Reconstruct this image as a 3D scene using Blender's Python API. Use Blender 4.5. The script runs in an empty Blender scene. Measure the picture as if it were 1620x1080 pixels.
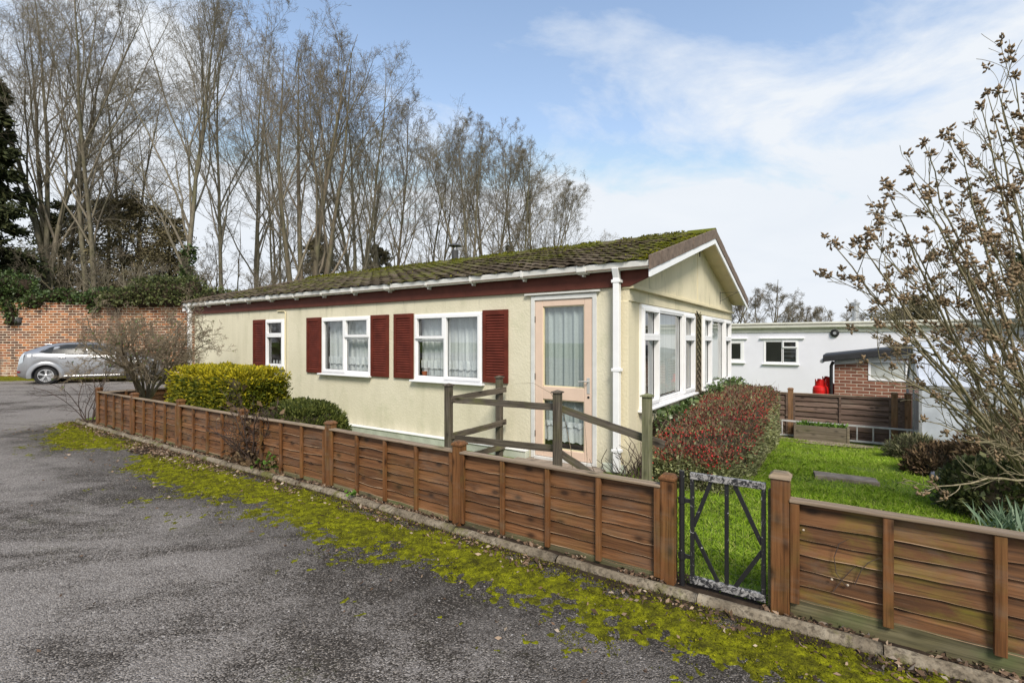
import bpy, math, random
import numpy as np
R=math.radians
scene=bpy.context.scene
# ------------------------------------------------------------ camera, sky, sun, exposure
cam=bpy.data.cameras.new("camera"); camo=bpy.data.objects.new("camera",cam)
scene.collection.objects.link(camo); scene.camera=camo
camo.location=(0,0,1.55); camo.rotation_euler=(R(90),0,0)
cam.sensor_width=36; cam.lens=36*779/1620; cam.clip_start=0.05; cam.clip_end=2000
scene.view_settings.view_transform='Standard'; scene.view_settings.look='None'
scene.view_settings.exposure=0.85; scene.view_settings.gamma=1
SUN_EL,SUN_AZ=R(44),R(170)          # azimuth clockwise from +Y: behind and a little right of the camera
def build_world():
    w=bpy.data.worlds.new("World"); scene.world=w; w.use_nodes=True
    nt=w.node_tree; N=nt.nodes; L=nt.links; N.clear()
    out=N.new('ShaderNodeOutputWorld'); bg=N.new('ShaderNodeBackground'); L.new(bg.outputs[0],out.inputs[0])
    sky=N.new('ShaderNodeTexSky'); sky.sky_type='NISHITA'; sky.sun_disc=False
    sky.sun_elevation=SUN_EL; sky.sun_rotation=SUN_AZ; sky.air_density=1.0; sky.dust_density=1.2; sky.ozone_density=2.0
    tc=N.new('ShaderNodeTexCoord'); sep=N.new('ShaderNodeSeparateXYZ'); L.new(tc.outputs['Generated'],sep.inputs[0])
    def m(op,a,b=None,c=None,clamp=False):
        n=N.new('ShaderNodeMath'); n.operation=op; n.use_clamp=clamp
        for i,v in enumerate([a,b,c]):
            if v is None: continue
            if isinstance(v,(int,float)): n.inputs[i].default_value=v
            else: L.new(v,n.inputs[i])
        return n.outputs[0]
    zc=m('ADD',m('MAXIMUM',sep.outputs[2],0.0),0.16)
    u=m('DIVIDE',sep.outputs[0],zc); v=m('DIVIDE',sep.outputs[1],zc)
    cx=N.new('ShaderNodeCombineXYZ'); L.new(m('ADD',m('MULTIPLY',u,0.8),m('MULTIPLY',v,0.3)),cx.inputs[0])
    L.new(m('ADD',m('MULTIPLY',v,1.0),m('MULTIPLY',u,-0.45)),cx.inputs[1])
    def noise(sc,det,rough,dist,off):
        mp=N.new('ShaderNodeMapping'); L.new(cx.outputs[0],mp.inputs[0]); mp.inputs['Location'].default_value=off
        n=N.new('ShaderNodeTexNoise'); L.new(mp.outputs[0],n.inputs['Vector'])
        n.inputs['Scale'].default_value=sc; n.inputs['Detail'].default_value=det; n.inputs['Roughness'].default_value=rough
        n.inputs['Distortion'].default_value=dist; return n.outputs[0]
    big=noise(0.55,3,0.5,0.3,(3.1,1.7,0)); fine=noise(1.7,8,0.60,0.35,(7.3,2.2,0))
    az=m('MULTIPLY',m('SUBTRACT',sep.outputs[0],0.05),0.16)        # thicker cloud to the right
    low=m('ADD',m('MULTIPLY',m('SUBTRACT',0.42,sep.outputs[2]),1.05),m('MULTIPLY',m('MAXIMUM',m('SUBTRACT',0.33,sep.outputs[2]),0.0),3.6))
    left=m('MULTIPLY',m('SUBTRACT',-0.25,sep.outputs[0]),0.62)
    dens=m('ADD',m('ADD',m('MULTIPLY',big,0.8),m('MULTIPLY',fine,1.5)),m('ADD',m('MAXIMUM',az,-0.06),m('ADD',low,m('MAXIMUM',left,0.0))))
    mask=m('DIVIDE',m('SUBTRACT',dens,1.175),0.40,clamp=True)
    mask=m('ADD',m('MULTIPLY',m('SMOOTH_MIN',mask,0.93,0.1),.86),m('ADD',.12,m('MULTIPLY',m('MAXIMUM',m('SUBTRACT',0.62,sep.outputs[2]),0.0),.62)),clamp=True)
    tint=N.new('ShaderNodeMix'); tint.data_type='RGBA'; tint.blend_type='MULTIPLY'; tint.inputs[0].default_value=1
    L.new(sky.outputs[0],tint.inputs[6]); tint.inputs[7].default_value=(1.34,1.43,1.42,1)
    mix=N.new('ShaderNodeMix'); mix.data_type='RGBA'; L.new(mask,mix.inputs[0]); mn=N.new('ShaderNodeMix'); mn.data_type='RGBA'; mn.blend_type='DARKEN'; mn.inputs[0].default_value=1; L.new(tint.outputs[2],mn.inputs[6]); mn.inputs[7].default_value=(4.9,5.0,5.5,1); L.new(mn.outputs[2],mix.inputs[6])
    cc=N.new('ShaderNodeMix'); cc.data_type='RGBA'; L.new(fine,cc.inputs[0]); cc.inputs[6].default_value=(4.5,4.85,5.3,1); cc.inputs[7].default_value=(5.25,5.45,5.7,1)
    L.new(cc.outputs[2],mix.inputs[7]); L.new(mix.outputs[2],bg.inputs[0]); bg.inputs[1].default_value=0.097
build_world()
sl=bpy.data.lights.new("sun",'SUN'); sl.energy=2.5; sl.angle=R(19); sl.color=(1,0.93,0.82)
so=bpy.data.objects.new("sun",sl); scene.collection.objects.link(so)
so.rotation_euler=(R(90)-SUN_EL,0,math.pi-SUN_AZ+0.0)
# ------------------------------------------------------------ helpers
rng=np.random.default_rng(7); random.seed(7)
CO=scene.collection
def tag(o,label=None,cat=None,group=None,kind=None):
    if label: o['label']=label
    if cat: o['category']=cat
    if group: o['group']=group
    if kind: o['kind']=kind
    return o
def thing(name,label,cat,loc=(0,0,0),rz=0,group=None):
    o=bpy.data.objects.new(name,None); CO.objects.link(o); o.location=loc; o.rotation_euler=(0,0,rz); o.empty_display_size=.2
    return tag(o,label,cat,group)
def linkmesh(name,me,mat,parent=None,smooth=False):
    o=bpy.data.objects.new(name,me); CO.objects.link(o)
    for m_ in (mat if isinstance(mat,(list,tuple)) else [mat]): me.materials.append(m_)
    if smooth: me.polygons.foreach_set('use_smooth',[True]*len(me.polygons))
    if parent: o.parent=parent
    return o
def npmesh(name,V,F,mat,parent=None,smooth=False,midx=None):
    V=np.ascontiguousarray(V,dtype=np.float32).reshape(-1,3); F=np.ascontiguousarray(F,dtype=np.int32); k=F.shape[1]
    me=bpy.data.meshes.new(name); me.vertices.add(len(V)); me.vertices.foreach_set('co',V.ravel())
    me.loops.add(F.size); me.loops.foreach_set('vertex_index',F.ravel())
    me.polygons.add(len(F)); me.polygons.foreach_set('loop_start',np.arange(0,F.size,k,dtype=np.int32))
    try: me.polygons.foreach_set('loop_total',np.full(len(F),k,dtype=np.int32))
    except Exception: pass
    if midx is not None: me.polygons.foreach_set('material_index',np.asarray(midx,dtype=np.int32))
    me.update(calc_edges=True)
    return linkmesh(name,me,mat,parent,smooth)
class MB:
    """collects boxes, bars, prisms and tubes; build() links them as one mesh"""
    def __init__(s,mp=None,flip=False): s.v=[]; s.f=[]; s.mp=mp; s.flip=flip
    def add(s,vs,fs):
        n=len(s.v)
        if s.mp: vs=[s.mp(*p) for p in vs]
        s.v+= [tuple(p) for p in vs]
        s.f+= [tuple(n+i for i in (reversed(f) if s.flip else f)) for f in fs]; return s
    def box(s,x0,x1,y0,y1,z0,z1):
        return s.add([(x0,y0,z0),(x1,y0,z0),(x1,y1,z0),(x0,y1,z0),(x0,y0,z1),(x1,y0,z1),(x1,y1,z1),(x0,y1,z1)],
          [(0,3,2,1),(4,5,6,7),(0,1,5,4),(1,2,6,5),(2,3,7,6),(3,0,4,7)])
    def prism(s,poly,axis,a0,a1):
        n=len(poly)
        def P(p,a): return {'x':(a,p[0],p[1]),'y':(p[0],a,p[1]),'z':(p[0],p[1],a)}[axis]
        vs=[P(p,a0) for p in poly]+[P(p,a1) for p in poly]
        return s.add(vs,[tuple(range(n))[::-1],tuple(range(n,2*n))]+[(i,(i+1)%n,n+(i+1)%n,n+i) for i in range(n)])
    def bar(s,p,q,w,h,up=(0,0,1)):
        p=np.array(p,float); q=np.array(q,float); d=(q-p)/np.linalg.norm(q-p); u=np.array(up,float)
        sd=np.cross(d,u); sd/=np.linalg.norm(sd); u=np.cross(sd,d)
        vs=[]
        for c in (p,q):
            for a,b in ((-1,-1),(1,-1),(1,1),(-1,1)): vs.append(c+sd*a*w/2+u*b*h/2)
        return s.add(vs,[(3,2,1,0),(4,5,6,7),(0,1,5,4),(1,2,6,5),(2,3,7,6),(3,0,4,7)])
    def tube(s,pts,r,n=8,cap=True):
        P=np.array(pts,float); rr=np.broadcast_to(np.array(r,float),(len(P),))
        T=np.gradient(P,axis=0); T/=np.linalg.norm(T,axis=1)[:,None]+1e-9
        ref=np.array([0,0,1.]) if abs((P[-1]-P[0])[2])<.8*np.linalg.norm(P[-1]-P[0])+1e-9 else np.array([1.,0,0])
        vs=[]
        for p,t,q in zip(P,T,rr):
            a=np.cross(t,ref); a/=np.linalg.norm(a)+1e-9; b=np.cross(t,a)
            for k in range(n):
                th=2*math.pi*k/n; vs.append(p+(a*math.cos(th)+b*math.sin(th))*q)
        fs=[]
        for i in range(len(P)-1):
            for k in range(n): fs.append((i*n+k,i*n+(k+1)%n,(i+1)*n+(k+1)%n,(i+1)*n+k))
        if cap: fs+= [tuple(range(n))[::-1],tuple(range((len(P)-1)*n,len(P)*n))]
        return s.add(vs,fs)
    def lathe(s,prof,c=(0,0,0),n=24,axis='z'):
        vs=[]
        for r,z in prof:
            for k in range(n):
                th=2*math.pi*k/n; x,y=r*math.cos(th),r*math.sin(th)
                vs.append((c[0]+x,c[1]+y,c[2]+z) if axis=='z' else (c[0]+x,c[1]+z,c[2]+y))
        fs=[(i*n+k,i*n+(k+1)%n,(i+1)*n+(k+1)%n,(i+1)*n+k) for i in range(len(prof)-1) for k in range(n)]
        fs+=[tuple(range(n))[::-1],tuple(range((len(prof)-1)*n,len(prof)*n))]
        return s.add(vs,fs)
    def build(s,name,mat,parent=None,bevel=0,smooth=False,seg=2,off=None):
        me=bpy.data.meshes.new(name)
        vs=s.v if off is None else [(a-off[0],b-off[1],c-off[2]) for a,b,c in s.v]
        me.from_pydata(vs,[],s.f); me.update()
        o=linkmesh(name,me,mat,parent,smooth)
        if bevel:
            m_=o.modifiers.new('bevel','BEVEL'); m_.width=bevel; m_.segments=seg; m_.limit_method='ANGLE'; m_.angle_limit=R(40)
        return o
# lattice value noise
_perm=rng.permutation(4096); _val=rng.random(4096)
def vnoise(x,y,z=0.0):
    x=np.asarray(x,float); y=np.asarray(y,float); z=np.broadcast_to(np.asarray(z,float),x.shape)
    xi=np.floor(x).astype(int); yi=np.floor(y).astype(int); zi=np.floor(z).astype(int)
    fx,fy,fz=x-xi,y-yi,z-zi; fx=fx*fx*(3-2*fx); fy=fy*fy*(3-2*fy); fz=fz*fz*(3-2*fz)
    def h(a,b,c): return _val[_perm[(_perm[(_perm[a&4095]+b)&4095]+c)&4095]]
    r=0
    for dx in (0,1):
        for dy in (0,1):
            for dz in (0,1):
                r=r+h(xi+dx,yi+dy,zi+dz)*(fx if dx else 1-fx)*(fy if dy else 1-fy)*(fz if dz else 1-fz)
    return r
def fbm(x,y,z=0.0,o=4):
    r=0;a=.5;t=0
    for i in range(o): r=r+a*vnoise(np.asarray(x)*2**i+17.3*i,np.asarray(y)*2**i+9.1*i,np.asarray(z)*2**i); t+=a; a*=.5
    return r/t
# lot frame: a runs along the long wall towards the right front, t away from the road
TH=math.atan2(-.5585,.8295); ca,sa=math.cos(TH),math.sin(TH)
C0=(1.364,5.805)
def W(a,t,z=0): return (C0[0]+ca*a-sa*t, C0[1]+sa*a+ca*t, z)
def lot(x,y):
    dx,dy=np.asarray(x)-C0[0],np.asarray(y)-C0[1]; return dx*ca+dy*sa, -dx*sa+dy*ca
def sstep(x,a,b):
    u=np.clip((np.asarray(x,float)-a)/(b-a),0,1); return u*u*(3-2*u)
def G(x,y):
    a,t=lot(x,y)
    g=-.079*np.clip(t-.5,0,6.0)-.43*sstep(t,6.55,7.6)
    return g*sstep(a,-13,-10.5)
def sight(px,py,plane_t=None,Y=None):
    """where the sight line through a point of the photograph meets the ground, a lot plane t=const, or a depth Y"""
    kx,kz=(px-810)/779,(540-py)/779
    if plane_t is not None:
        # -sa*(kx*Y-C0x)+ca*(Y-C0y)=t
        Y=(plane_t-sa*C0[0]+ca*C0[1])/(-sa*kx+ca)
        return (kx*Y,Y,1.55+kz*Y)
    if Y is not None: return (kx*Y,Y,1.55+kz*Y)
    lo,hi=.5,120.
    for _ in range(50):
        m_=(lo+hi)/2
        if 1.55+kz*m_>float(G(kx*m_,m_)): lo=m_
        else: hi=m_
    return (kx*lo,lo,float(G(kx*lo,lo)))
# ------------------------------------------------------------ materials
def mat(name):
    m_=bpy.data.materials.new(name); m_.use_nodes=True; return m_
class NT:
    def __init__(s,name,rough=.8,color=(.5,.5,.5),spec=.3,metal=0.0):
        s.m=mat(name); s.t=s.m.node_tree; s.N=s.t.nodes; s.b=s.N['Principled BSDF']
        s.b.inputs['Roughness'].default_value=rough; s.b.inputs['Base Color'].default_value=(*color,1)
        s.b.inputs['Specular IOR Level'].default_value=spec; s.b.inputs['Metallic'].default_value=metal
        s.tc=s.N.new('ShaderNodeTexCoord')
    def L(s,a,b): s.t.links.new(a,b)
    def obj(s,scale=(1,1,1),rand=False,world=False,rot=(0,0,0)):
        src=s.tc.outputs['Object']
        if world: src=s.N.new('ShaderNodeNewGeometry').outputs['Position']
        if rand:
            oi=s.N.new('ShaderNodeObjectInfo'); ad=s.N.new('ShaderNodeVectorMath'); ad.operation='MULTIPLY_ADD'
            cb=s.N.new('ShaderNodeCombineXYZ')
            for i in range(3): s.L(oi.outputs['Random'],cb.inputs[i])
            s.L(cb.outputs[0],ad.inputs[0]); ad.inputs[1].default_value=(37.1,53.7,71.3); s.L(src,ad.inputs[2]); src=ad.outputs[0]
        mp=s.N.new('ShaderNodeMapping'); mp.inputs['Scale'].default_value=scale; mp.inputs['Rotation'].default_value=rot
        s.L(src,mp.inputs[0]); return mp.outputs[0]
    def noise(s,vec,sc=5,det=4,rough=.55,dist=0):
        n=s.N.new('ShaderNodeTexNoise'); s.L(vec,n.inputs['Vector']); n.inputs['Scale'].default_value=sc
        n.inputs['Detail'].default_value=det; n.inputs['Roughness'].default_value=rough; n.inputs['Distortion'].default_value=dist
        return n.outputs[0]
    def voro(s,vec,sc,feat='F1',out='Distance',rand=1):
        n=s.N.new('ShaderNodeTexVoronoi'); n.feature=feat; s.L(vec,n.inputs['Vector']); n.inputs['Scale'].default_value=sc
        n.inputs['Randomness'].default_value=rand; return n.outputs[out]
    def ramp(s,fac,stops,interp='LINEAR'):
        n=s.N.new('ShaderNodeValToRGB'); s.L(fac,n.inputs[0]); e=n.color_ramp.elements; n.color_ramp.interpolation=interp
        while len(e)<len(stops): e.new(.5)
        for el,(p,c) in zip(e,stops):
            el.position=p; el.color=(*c,1) if isinstance(c,tuple) else (c,c,c,1)
        return n.outputs[0]
    def math(s,op,a,b=0,clamp=False):
        n=s.N.new('ShaderNodeMath'); n.operation=op; n.use_clamp=clamp
        for i,v in enumerate((a,b)):
            if isinstance(v,(int,float)): n.inputs[i].default_value=v
            else: s.L(v,n.inputs[i])
        return n.outputs[0]
    def mix(s,fac,a,b,blend='MIX'):
        n=s.N.new('ShaderNodeMix'); n.data_type='RGBA'; n.blend_type=blend
        for i,v in ((0,fac),(6,a),(7,b)):
            if isinstance(v,tuple): n.inputs[i].default_value=(*v,1)
            elif isinstance(v,(int,float)): n.inputs[i].default_value=v
            else: s.L(v,n.inputs[i])
        return n.outputs[2]
    def island(s): return s.N.new('ShaderNodeNewGeometry').outputs['Random Per Island']
    def color(s,c): s.L(c,s.b.inputs['Base Color']); return s
    def rough(s,c): s.L(c,s.b.inputs['Roughness']); return s
    def bump(s,h,strength=.3,dist=.01):
        n=s.N.new('ShaderNodeBump'); n.inputs['Strength'].default_value=strength; n.inputs['Distance'].default_value=dist
        s.L(h,n.inputs['Height'])
        pv=s.b.inputs['Normal'].links
        if pv: s.L(pv[0].from_socket,n.inputs['Normal'])
        s.L(n.outputs[0],s.b.inputs['Normal']); return s
    def comp(s,i,world=False):
        sp=s.N.new('ShaderNodeSeparateXYZ'); s.L(s.N.new('ShaderNodeNewGeometry').outputs['Position'] if world else s.tc.outputs['Object'],sp.inputs[0]); return sp.outputs[i]
M={}
def simple(key,color,rough=.6,spec=.3,metal=0,var=.12,sc=6,bump=0,bsc=60):
    n=NT(key,rough,color,spec,metal)
    v=n.obj(rand=True); c=tuple(x*(1-var) for x in color); d=tuple(min(1,x*(1+var)) for x in color)
    n.color(n.ramp(n.noise(v,sc,5,.6),[(.3,c),(.7,d)]))
    if bump: n.bump(n.noise(v,bsc,4),bump,.004)
    M[key]=n.m; return n
def stucco(key,base,dirt):
    n=NT(key,.9,base,.15); v=n.obj()
    big=n.noise(v,1.1,5,.6); c=n.mix(n.ramp(big,[(.45,0.),(.75,.5)]),base,dirt)
    # drip stains below the eaves and splash dirt at the foot
    st=n.noise(n.obj((3,3,.5)),2.2,6,.65); z=n.comp(2)
    up=n.ramp(z,[(0,0.),(.0,0.)]) ; topm=n.math('MULTIPLY',n.math('SUBTRACT',z,1.9),3.2,True)
    sm=n.math('MULTIPLY',n.math('MULTIPLY',n.math('SUBTRACT',st,.56),7,True),topm)
    c=n.mix(n.math('MULTIPLY',sm,.55),c,(.16,.15,.11)); s2=n.noise(n.obj((2.2,2.2,.3)),1.4,5,.6,.3); c=n.mix(n.ramp(s2,[(.50,0.),(.74,.30)]),c,(.36,.34,.23)); gs=n.noise(n.obj((1.3,1.3,.8)),1.7,7,.7); c=n.mix(n.ramp(gs,[(.54,0.),(.70,.30)]),c,(.33,.36,.20))
    lo=n.math('MULTIPLY',n.math('SUBTRACT',.35,z),2.6,True); c=n.mix(n.math('MULTIPLY',n.math('MULTIPLY',lo,n.ramp(st,[(.35,0.),(.65,1.)])),.45),c,(.2,.21,.13))
    n.color(c)
    dabs=n.voro(n.obj((1,1,.8)),46,'SMOOTH_F1'); n.bump(n.math('ADD',dabs,n.math('MULTIPLY',n.noise(v,55,4,.6),.8)),.36,.009)
    M[key]=n.m
def wood(key,c0,c1,c2,axis=0,algae=None,rough=.75,algae_amt=.5):
    """axis = the direction the grain runs in the part's own frame"""
    n=NT(key,rough,c1,.25); s=[28,28,28]; s[axis]=1.3
    g=n.noise(n.obj(tuple(s),rand=True),1,7,.65,.4); s2=[7,7,7]; s2[axis]=.8
    b=n.noise(n.obj(tuple(s2),rand=True),1,4,.6,.6)
    c=n.ramp(g,[(.28,c0),(.5,c1),(.74,c2)]); c=n.mix(n.ramp(b,[(.30,.40),(.55,0.)]),c,c0)
    # knots
    s3=[9,9,9]; s3[axis]=4.5; kn=n.voro(n.obj(tuple(s3),rand=True),1.0)
    c=n.mix(n.ramp(kn,[(.10,.85),(.20,.25),(.30,0.)]),c,tuple(x*.35 for x in c0))
    r=n.island(); c=n.mix(1.0,c,n.ramp(r,[(0,(.62,.60,.58)),(.5,(.95,.95,.95)),(1,(1.28,1.24,1.20))]),'MULTIPLY')
    if algae:
        al=n.noise(n.obj((2.2,2.2,3.5),rand=True),1.2,6,.62,.3)
        c=n.mix(n.math('MULTIPLY',n.ramp(al,[(.5,0.),(.68,1.)]),algae_amt),c,algae)
    fg=n.noise(n.obj(tuple(x*3.2 if x>2 else x*2 for x in s),rand=True),1,3,.6); c=n.mix(n.ramp(fg,[(.36,.55),(.52,0.)]),c,tuple(x*.5 for x in c0)); wr=n.noise(n.obj((1.6,1.6,5),rand=True),1.1,6,.7,.5); c=n.mix(n.ramp(wr,[(.50,0.),(.72,.30)]),c,(.17,.15,.125)); n.color(c); n.bump(g,.5,.005); M[key]=n.m
stucco('render',(.65,.605,.465),(.50,.465,.33)); stucco('render_gable',(.66,.595,.43),(.56,.50,.35))
simple('maroon',(.105,.034,.024),.6,.15,var=.18,bump=.15); simple('shutter',(.108,.023,.014),.6,.15,var=.28,sc=5)
simple('upvc',(.80,.80,.81),.32,.45,var=.04); simple('gutter_white',(.74,.73,.70),.4,.4,var=.10,sc=9)
simple('peach',(.66,.50,.395),.45,.4,var=.05,bump=.05); simple('frame_grey',(.60,.60,.58),.5,var=.1)
simple('chrome',(.55,.55,.53),.35,.6,.4); simple('black_plastic',(.018,.018,.02),.45,.4); simple('rubber',(.02,.02,.021),.8,.3)
simple('galv',(.42,.43,.44),.45,.5,.6,var=.25,sc=20); simple('alu',(.55,.55,.55),.5,.5,.3,var=.2)
simple('red_paint',(.62,.012,.01),.38,.5,var=.08); simple('verge',(.155,.115,.09),.9,var=.35,sc=14,bump=.4)
simple('cream_trim',(.66,.58,.38),.6,var=.1,sc=3); simple('skirt',(.42,.45,.38),.7,var=.2)
simple('dark_metal',(.06,.06,.06),.5,.4,.4,var=.3); simple('felt',(.022,.022,.024),.6,.35,var=.3,bump=.3)
simple('white_wall',(.70,.70,.765),.8,.2,var=.035,sc=1.6,bump=.2,bsc=90); simple('fascia_cream',(.62,.61,.54),.6,var=.1,sc=4)
simple('interior',(.16,.15,.13),.9); simple('terracotta',(.42,.12,.05),.8); simple('frosted',(.42,.44,.42),.55,var=.22,sc=4)
simple('paving',(.25,.205,.165),.9,.2,var=.35,sc=9,bump=.5); simple('soil',(.035,.025,.018),.95,.1,var=.5,sc=14,bump=.8,bsc=45)
simple('seed',(.215,.155,.095),.85,.1,var=.45,sc=30); simple('twig_brown',(.22,.175,.12),.85,.15,var=.35,sc=8)
simple('twig_dark',(.07,.05,.042),.85,.15,var=.35,sc=8); simple('greenhouse_pane',(.44,.47,.52),.15,.6,var=.22,sc=2.6)
simple('plastic_blue',(.16,.17,.22),.5,var=.3,sc=12)
def barkmat(key,c0,c1,green=(.11,.12,.05),amt=.45,sc=1.0):
    n=NT(key,.92,c1,.12); v=n.obj((6*sc,6*sc,1.5*sc)); g=n.noise(v,1.5,6,.65,.3)
    c=n.ramp(g,[(.3,c0),(.68,c1)]); al=n.noise(n.obj(),.9,4,.6); c=n.mix(n.math('MULTIPLY',n.ramp(al,[(.42,0.),(.65,1.)]),amt),c,green)
    n.color(c); n.bump(g,.5,.03); M[key]=n.m
barkmat('bark',(.085,.072,.052),(.235,.205,.155)); barkmat('bark_brown',(.07,.057,.042),(.19,.155,.115),amt=.4)
barkmat('branch',(.13,.11,.085),(.26,.225,.175),amt=.25); barkmat('branch_brown',(.12,.10,.076),(.24,.20,.155),amt=.25)
barkmat('stem_olive',(.12,.098,.066),(.33,.28,.185),(.19,.19,.10),.5,4)
def leafmat(key,stops,rough=.6,trans=.25,spec=.25):
    n=NT(key,rough,stops[0][1],spec); c=n.ramp(n.island(),stops); w=n.noise(n.obj(world=True),2.6,3,.6)
    c=n.mix(1.0,c,n.ramp(w,[(.3,(.72,.72,.75)),(.7,(1.2,1.2,1.1))]),'MULTIPLY'); n.color(c)
    if trans:
        tr=n.N.new('ShaderNodeBsdfTranslucent'); n.L(c,tr.inputs[0]); mx=n.N.new('ShaderNodeMixShader'); mx.inputs[0].default_value=trans
        o=n.N['Material Output']; n.L(n.b.outputs[0],mx.inputs[1]); n.L(tr.outputs[0],mx.inputs[2]); n.L(mx.outputs[0],o.inputs[0])
    M[key]=n.m
leafmat('grass',[(0,(.18,.30,.022)),(.45,(.30,.45,.034)),(.85,(.40,.54,.060)),(1,(.52,.50,.18))],.5,.35)
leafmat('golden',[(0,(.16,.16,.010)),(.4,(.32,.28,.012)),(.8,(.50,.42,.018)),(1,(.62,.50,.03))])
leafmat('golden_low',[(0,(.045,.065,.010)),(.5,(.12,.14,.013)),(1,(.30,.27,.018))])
leafmat('yew',[(0,(.035,.050,.012)),(.5,(.085,.105,.022)),(1,(.16,.17,.04))])
leafmat('conifer',[(0,(.022,.028,.014)),(.6,(.045,.055,.025)),(1,(.085,.09,.04))],.8,.1,.1)
leafmat('conifer_brown',[(0,(.085,.075,.045)),(.6,(.17,.145,.085)),(1,(.26,.22,.13))],.85,.1,.08)
leafmat('ivy',[(0,(.025,.045,.014)),(.5,(.065,.100,.028)),(.9,(.10,.15,.05)),(1,(.2,.25,.13))],.35,.15,.45)
leafmat('cotoneaster',[(0,(.11,.115,.05)),(.5,(.26,.275,.12)),(1,(.42,.44,.24))],.55)
leafmat('cotoneaster_red',[(0,(.10,.060,.042)),(.4,(.19,.105,.07)),(.62,(.25,.09,.065)),(.72,(.19,.20,.10)),(1,(.26,.28,.13))],.55)
leafmat('dead_leaf',[(0,(.055,.035,.025)),(.5,(.16,.10,.065)),(.85,(.30,.21,.15)),(1,(.48,.40,.33))],.8,.1)
leafmat('weed',[(0,(.06,.13,.02)),(1,(.15,.26,.045))],.45,.3); leafmat('bulb',[(0,(.09,.15,.10)),(1,(.24,.32,.22))],.4,.2)
leafmat('lavender',[(0,(.08,.09,.045)),(.6,(.16,.165,.085)),(1,(.26,.23,.15))]); leafmat('brown_scrub',[(0,(.055,.036,.022)),(.6,(.13,.085,.05)),(1,(.22,.155,.09))],.9,.05)
leafmat('moss_leaf',[(0,(.05,.052,.006)),(.5,(.12,.12,.008)),(1,(.25,.24,.014))],.9,.15,.1)
leafmat('berry',[(0,(.32,.012,.014)),(1,(.60,.035,.035))],.35,0,.5)
wood('fence_h',(.068,.029,.012),(.175,.078,.031),(.265,.130,.060),0,(.14,.12,.03),.6,.14)
wood('fence_h_algae',(.060,.027,.012),(.155,.070,.028),(.24,.118,.052),0,(.17,.165,.012),.6,.5)
wood('fence_v',(.085,.036,.013),(.20,.086,.031),(.28,.132,.052),2,(.13,.13,.03),.6,.2)
wood('cap_rail',(.18,.13,.09),(.36,.27,.19),(.46,.37,.28),0,(.16,.16,.06),.7,.3)
wood('gravel',(.06,.055,.028),(.13,.115,.06),(.19,.17,.10),0,(.10,.125,.045),.85,.75)
wood('grey_v',(.045,.036,.028),(.115,.095,.075),(.20,.175,.145),2,(.11,.12,.04),.85,.25)
wood('grey_h',(.045,.036,.028),(.11,.092,.072),(.19,.165,.135),0,(.14,.15,.03),.85,.5)
wood('green_v',(.10,.10,.055),(.22,.215,.13),(.32,.31,.2),2,(.14,.16,.06),.85,.6)
wood('old_h',(.07,.045,.036),(.18,.12,.095),(.28,.20,.165),0,(.10,.09,.05),.8,.25)
wood('old_v',(.15,.08,.04),(.32,.18,.095),(.42,.26,.15),2,(.12,.11,.05),.8,.3)
wood('planter_h',(.10,.085,.06),(.22,.185,.135),(.31,.27,.21),0,(.11,.12,.05),.85,.4)
def glassmat():
    m_=mat('glass'); N=m_.node_tree.nodes; L=m_.node_tree.links; N.clear(); o=N.new('ShaderNodeOutputMaterial')
    tr=N.new('ShaderNodeBsdfTransparent'); tr.inputs[0].default_value=(.86,.9,.9,1); gl=N.new('ShaderNodeBsdfGlossy'); gl.inputs['Roughness'].default_value=.015
    gl.inputs[0].default_value=(1,1,1,1)
    ge=N.new('ShaderNodeNewGeometry'); dt=N.new('ShaderNodeVectorMath'); dt.operation='DOT_PRODUCT'; L.new(ge.outputs['Normal'],dt.inputs[0]); L.new(ge.outputs['Incoming'],dt.inputs[1])
    def mm(op,x,y=0):
        n=N.new('ShaderNodeMath'); n.operation=op
        for i,v in enumerate((x,y)):
            if isinstance(v,(int,float)): n.inputs[i].default_value=v
            else: L.new(v,n.inputs[i])
        return n
    fr=mm('ADD',mm('MULTIPLY',mm('POWER',mm('SUBTRACT',1,mm('ABSOLUTE',dt.outputs['Value']).outputs[0]).outputs[0],4).outputs[0],.85).outputs[0],.11); mx=N.new('ShaderNodeMixShader')
    L.new(fr.outputs[0],mx.inputs[0]); L.new(tr.outputs[0],mx.inputs[1]); L.new(gl.outputs[0],mx.inputs[2]); L.new(mx.outputs[0],o.inputs[0]); M['glass']=m_
glassmat()
simple('dark_glass',(.022,.025,.028),.22,.22,var=.1)
def curtainmat(key,col,tr=.4,lace=False):
    n=NT(key,.9,col,.1); v=n.obj(); c=n.ramp(n.noise(n.obj((14,14,.6)),1,4),[(.3,tuple(x*.72 for x in col)),(.7,col)])
    c=n.mix(n.ramp(n.noise(n.obj((1,1,1)),60,3),[(.4,.0),(.7,.35)]),c,tuple(x*.5 for x in col)); n.color(c)
    t=n.N.new('ShaderNodeBsdfTransparent'); mx=n.N.new('ShaderNodeMixShader'); mx.inputs[0].default_value=tr
    o=n.N['Material Output']; n.L(n.b.outputs[0],mx.inputs[1]); n.L(t.outputs[0],mx.inputs[2]); n.L(mx.outputs[0],o.inputs[0]); M[key]=n.m
curtainmat('curtain_grey',(.52,.56,.55),.03); curtainmat('lace',(.85,.86,.87),.16); curtainmat('blind',(.74,.75,.73),.06); curtainmat('drape',(.62,.60,.55),.0)
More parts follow.
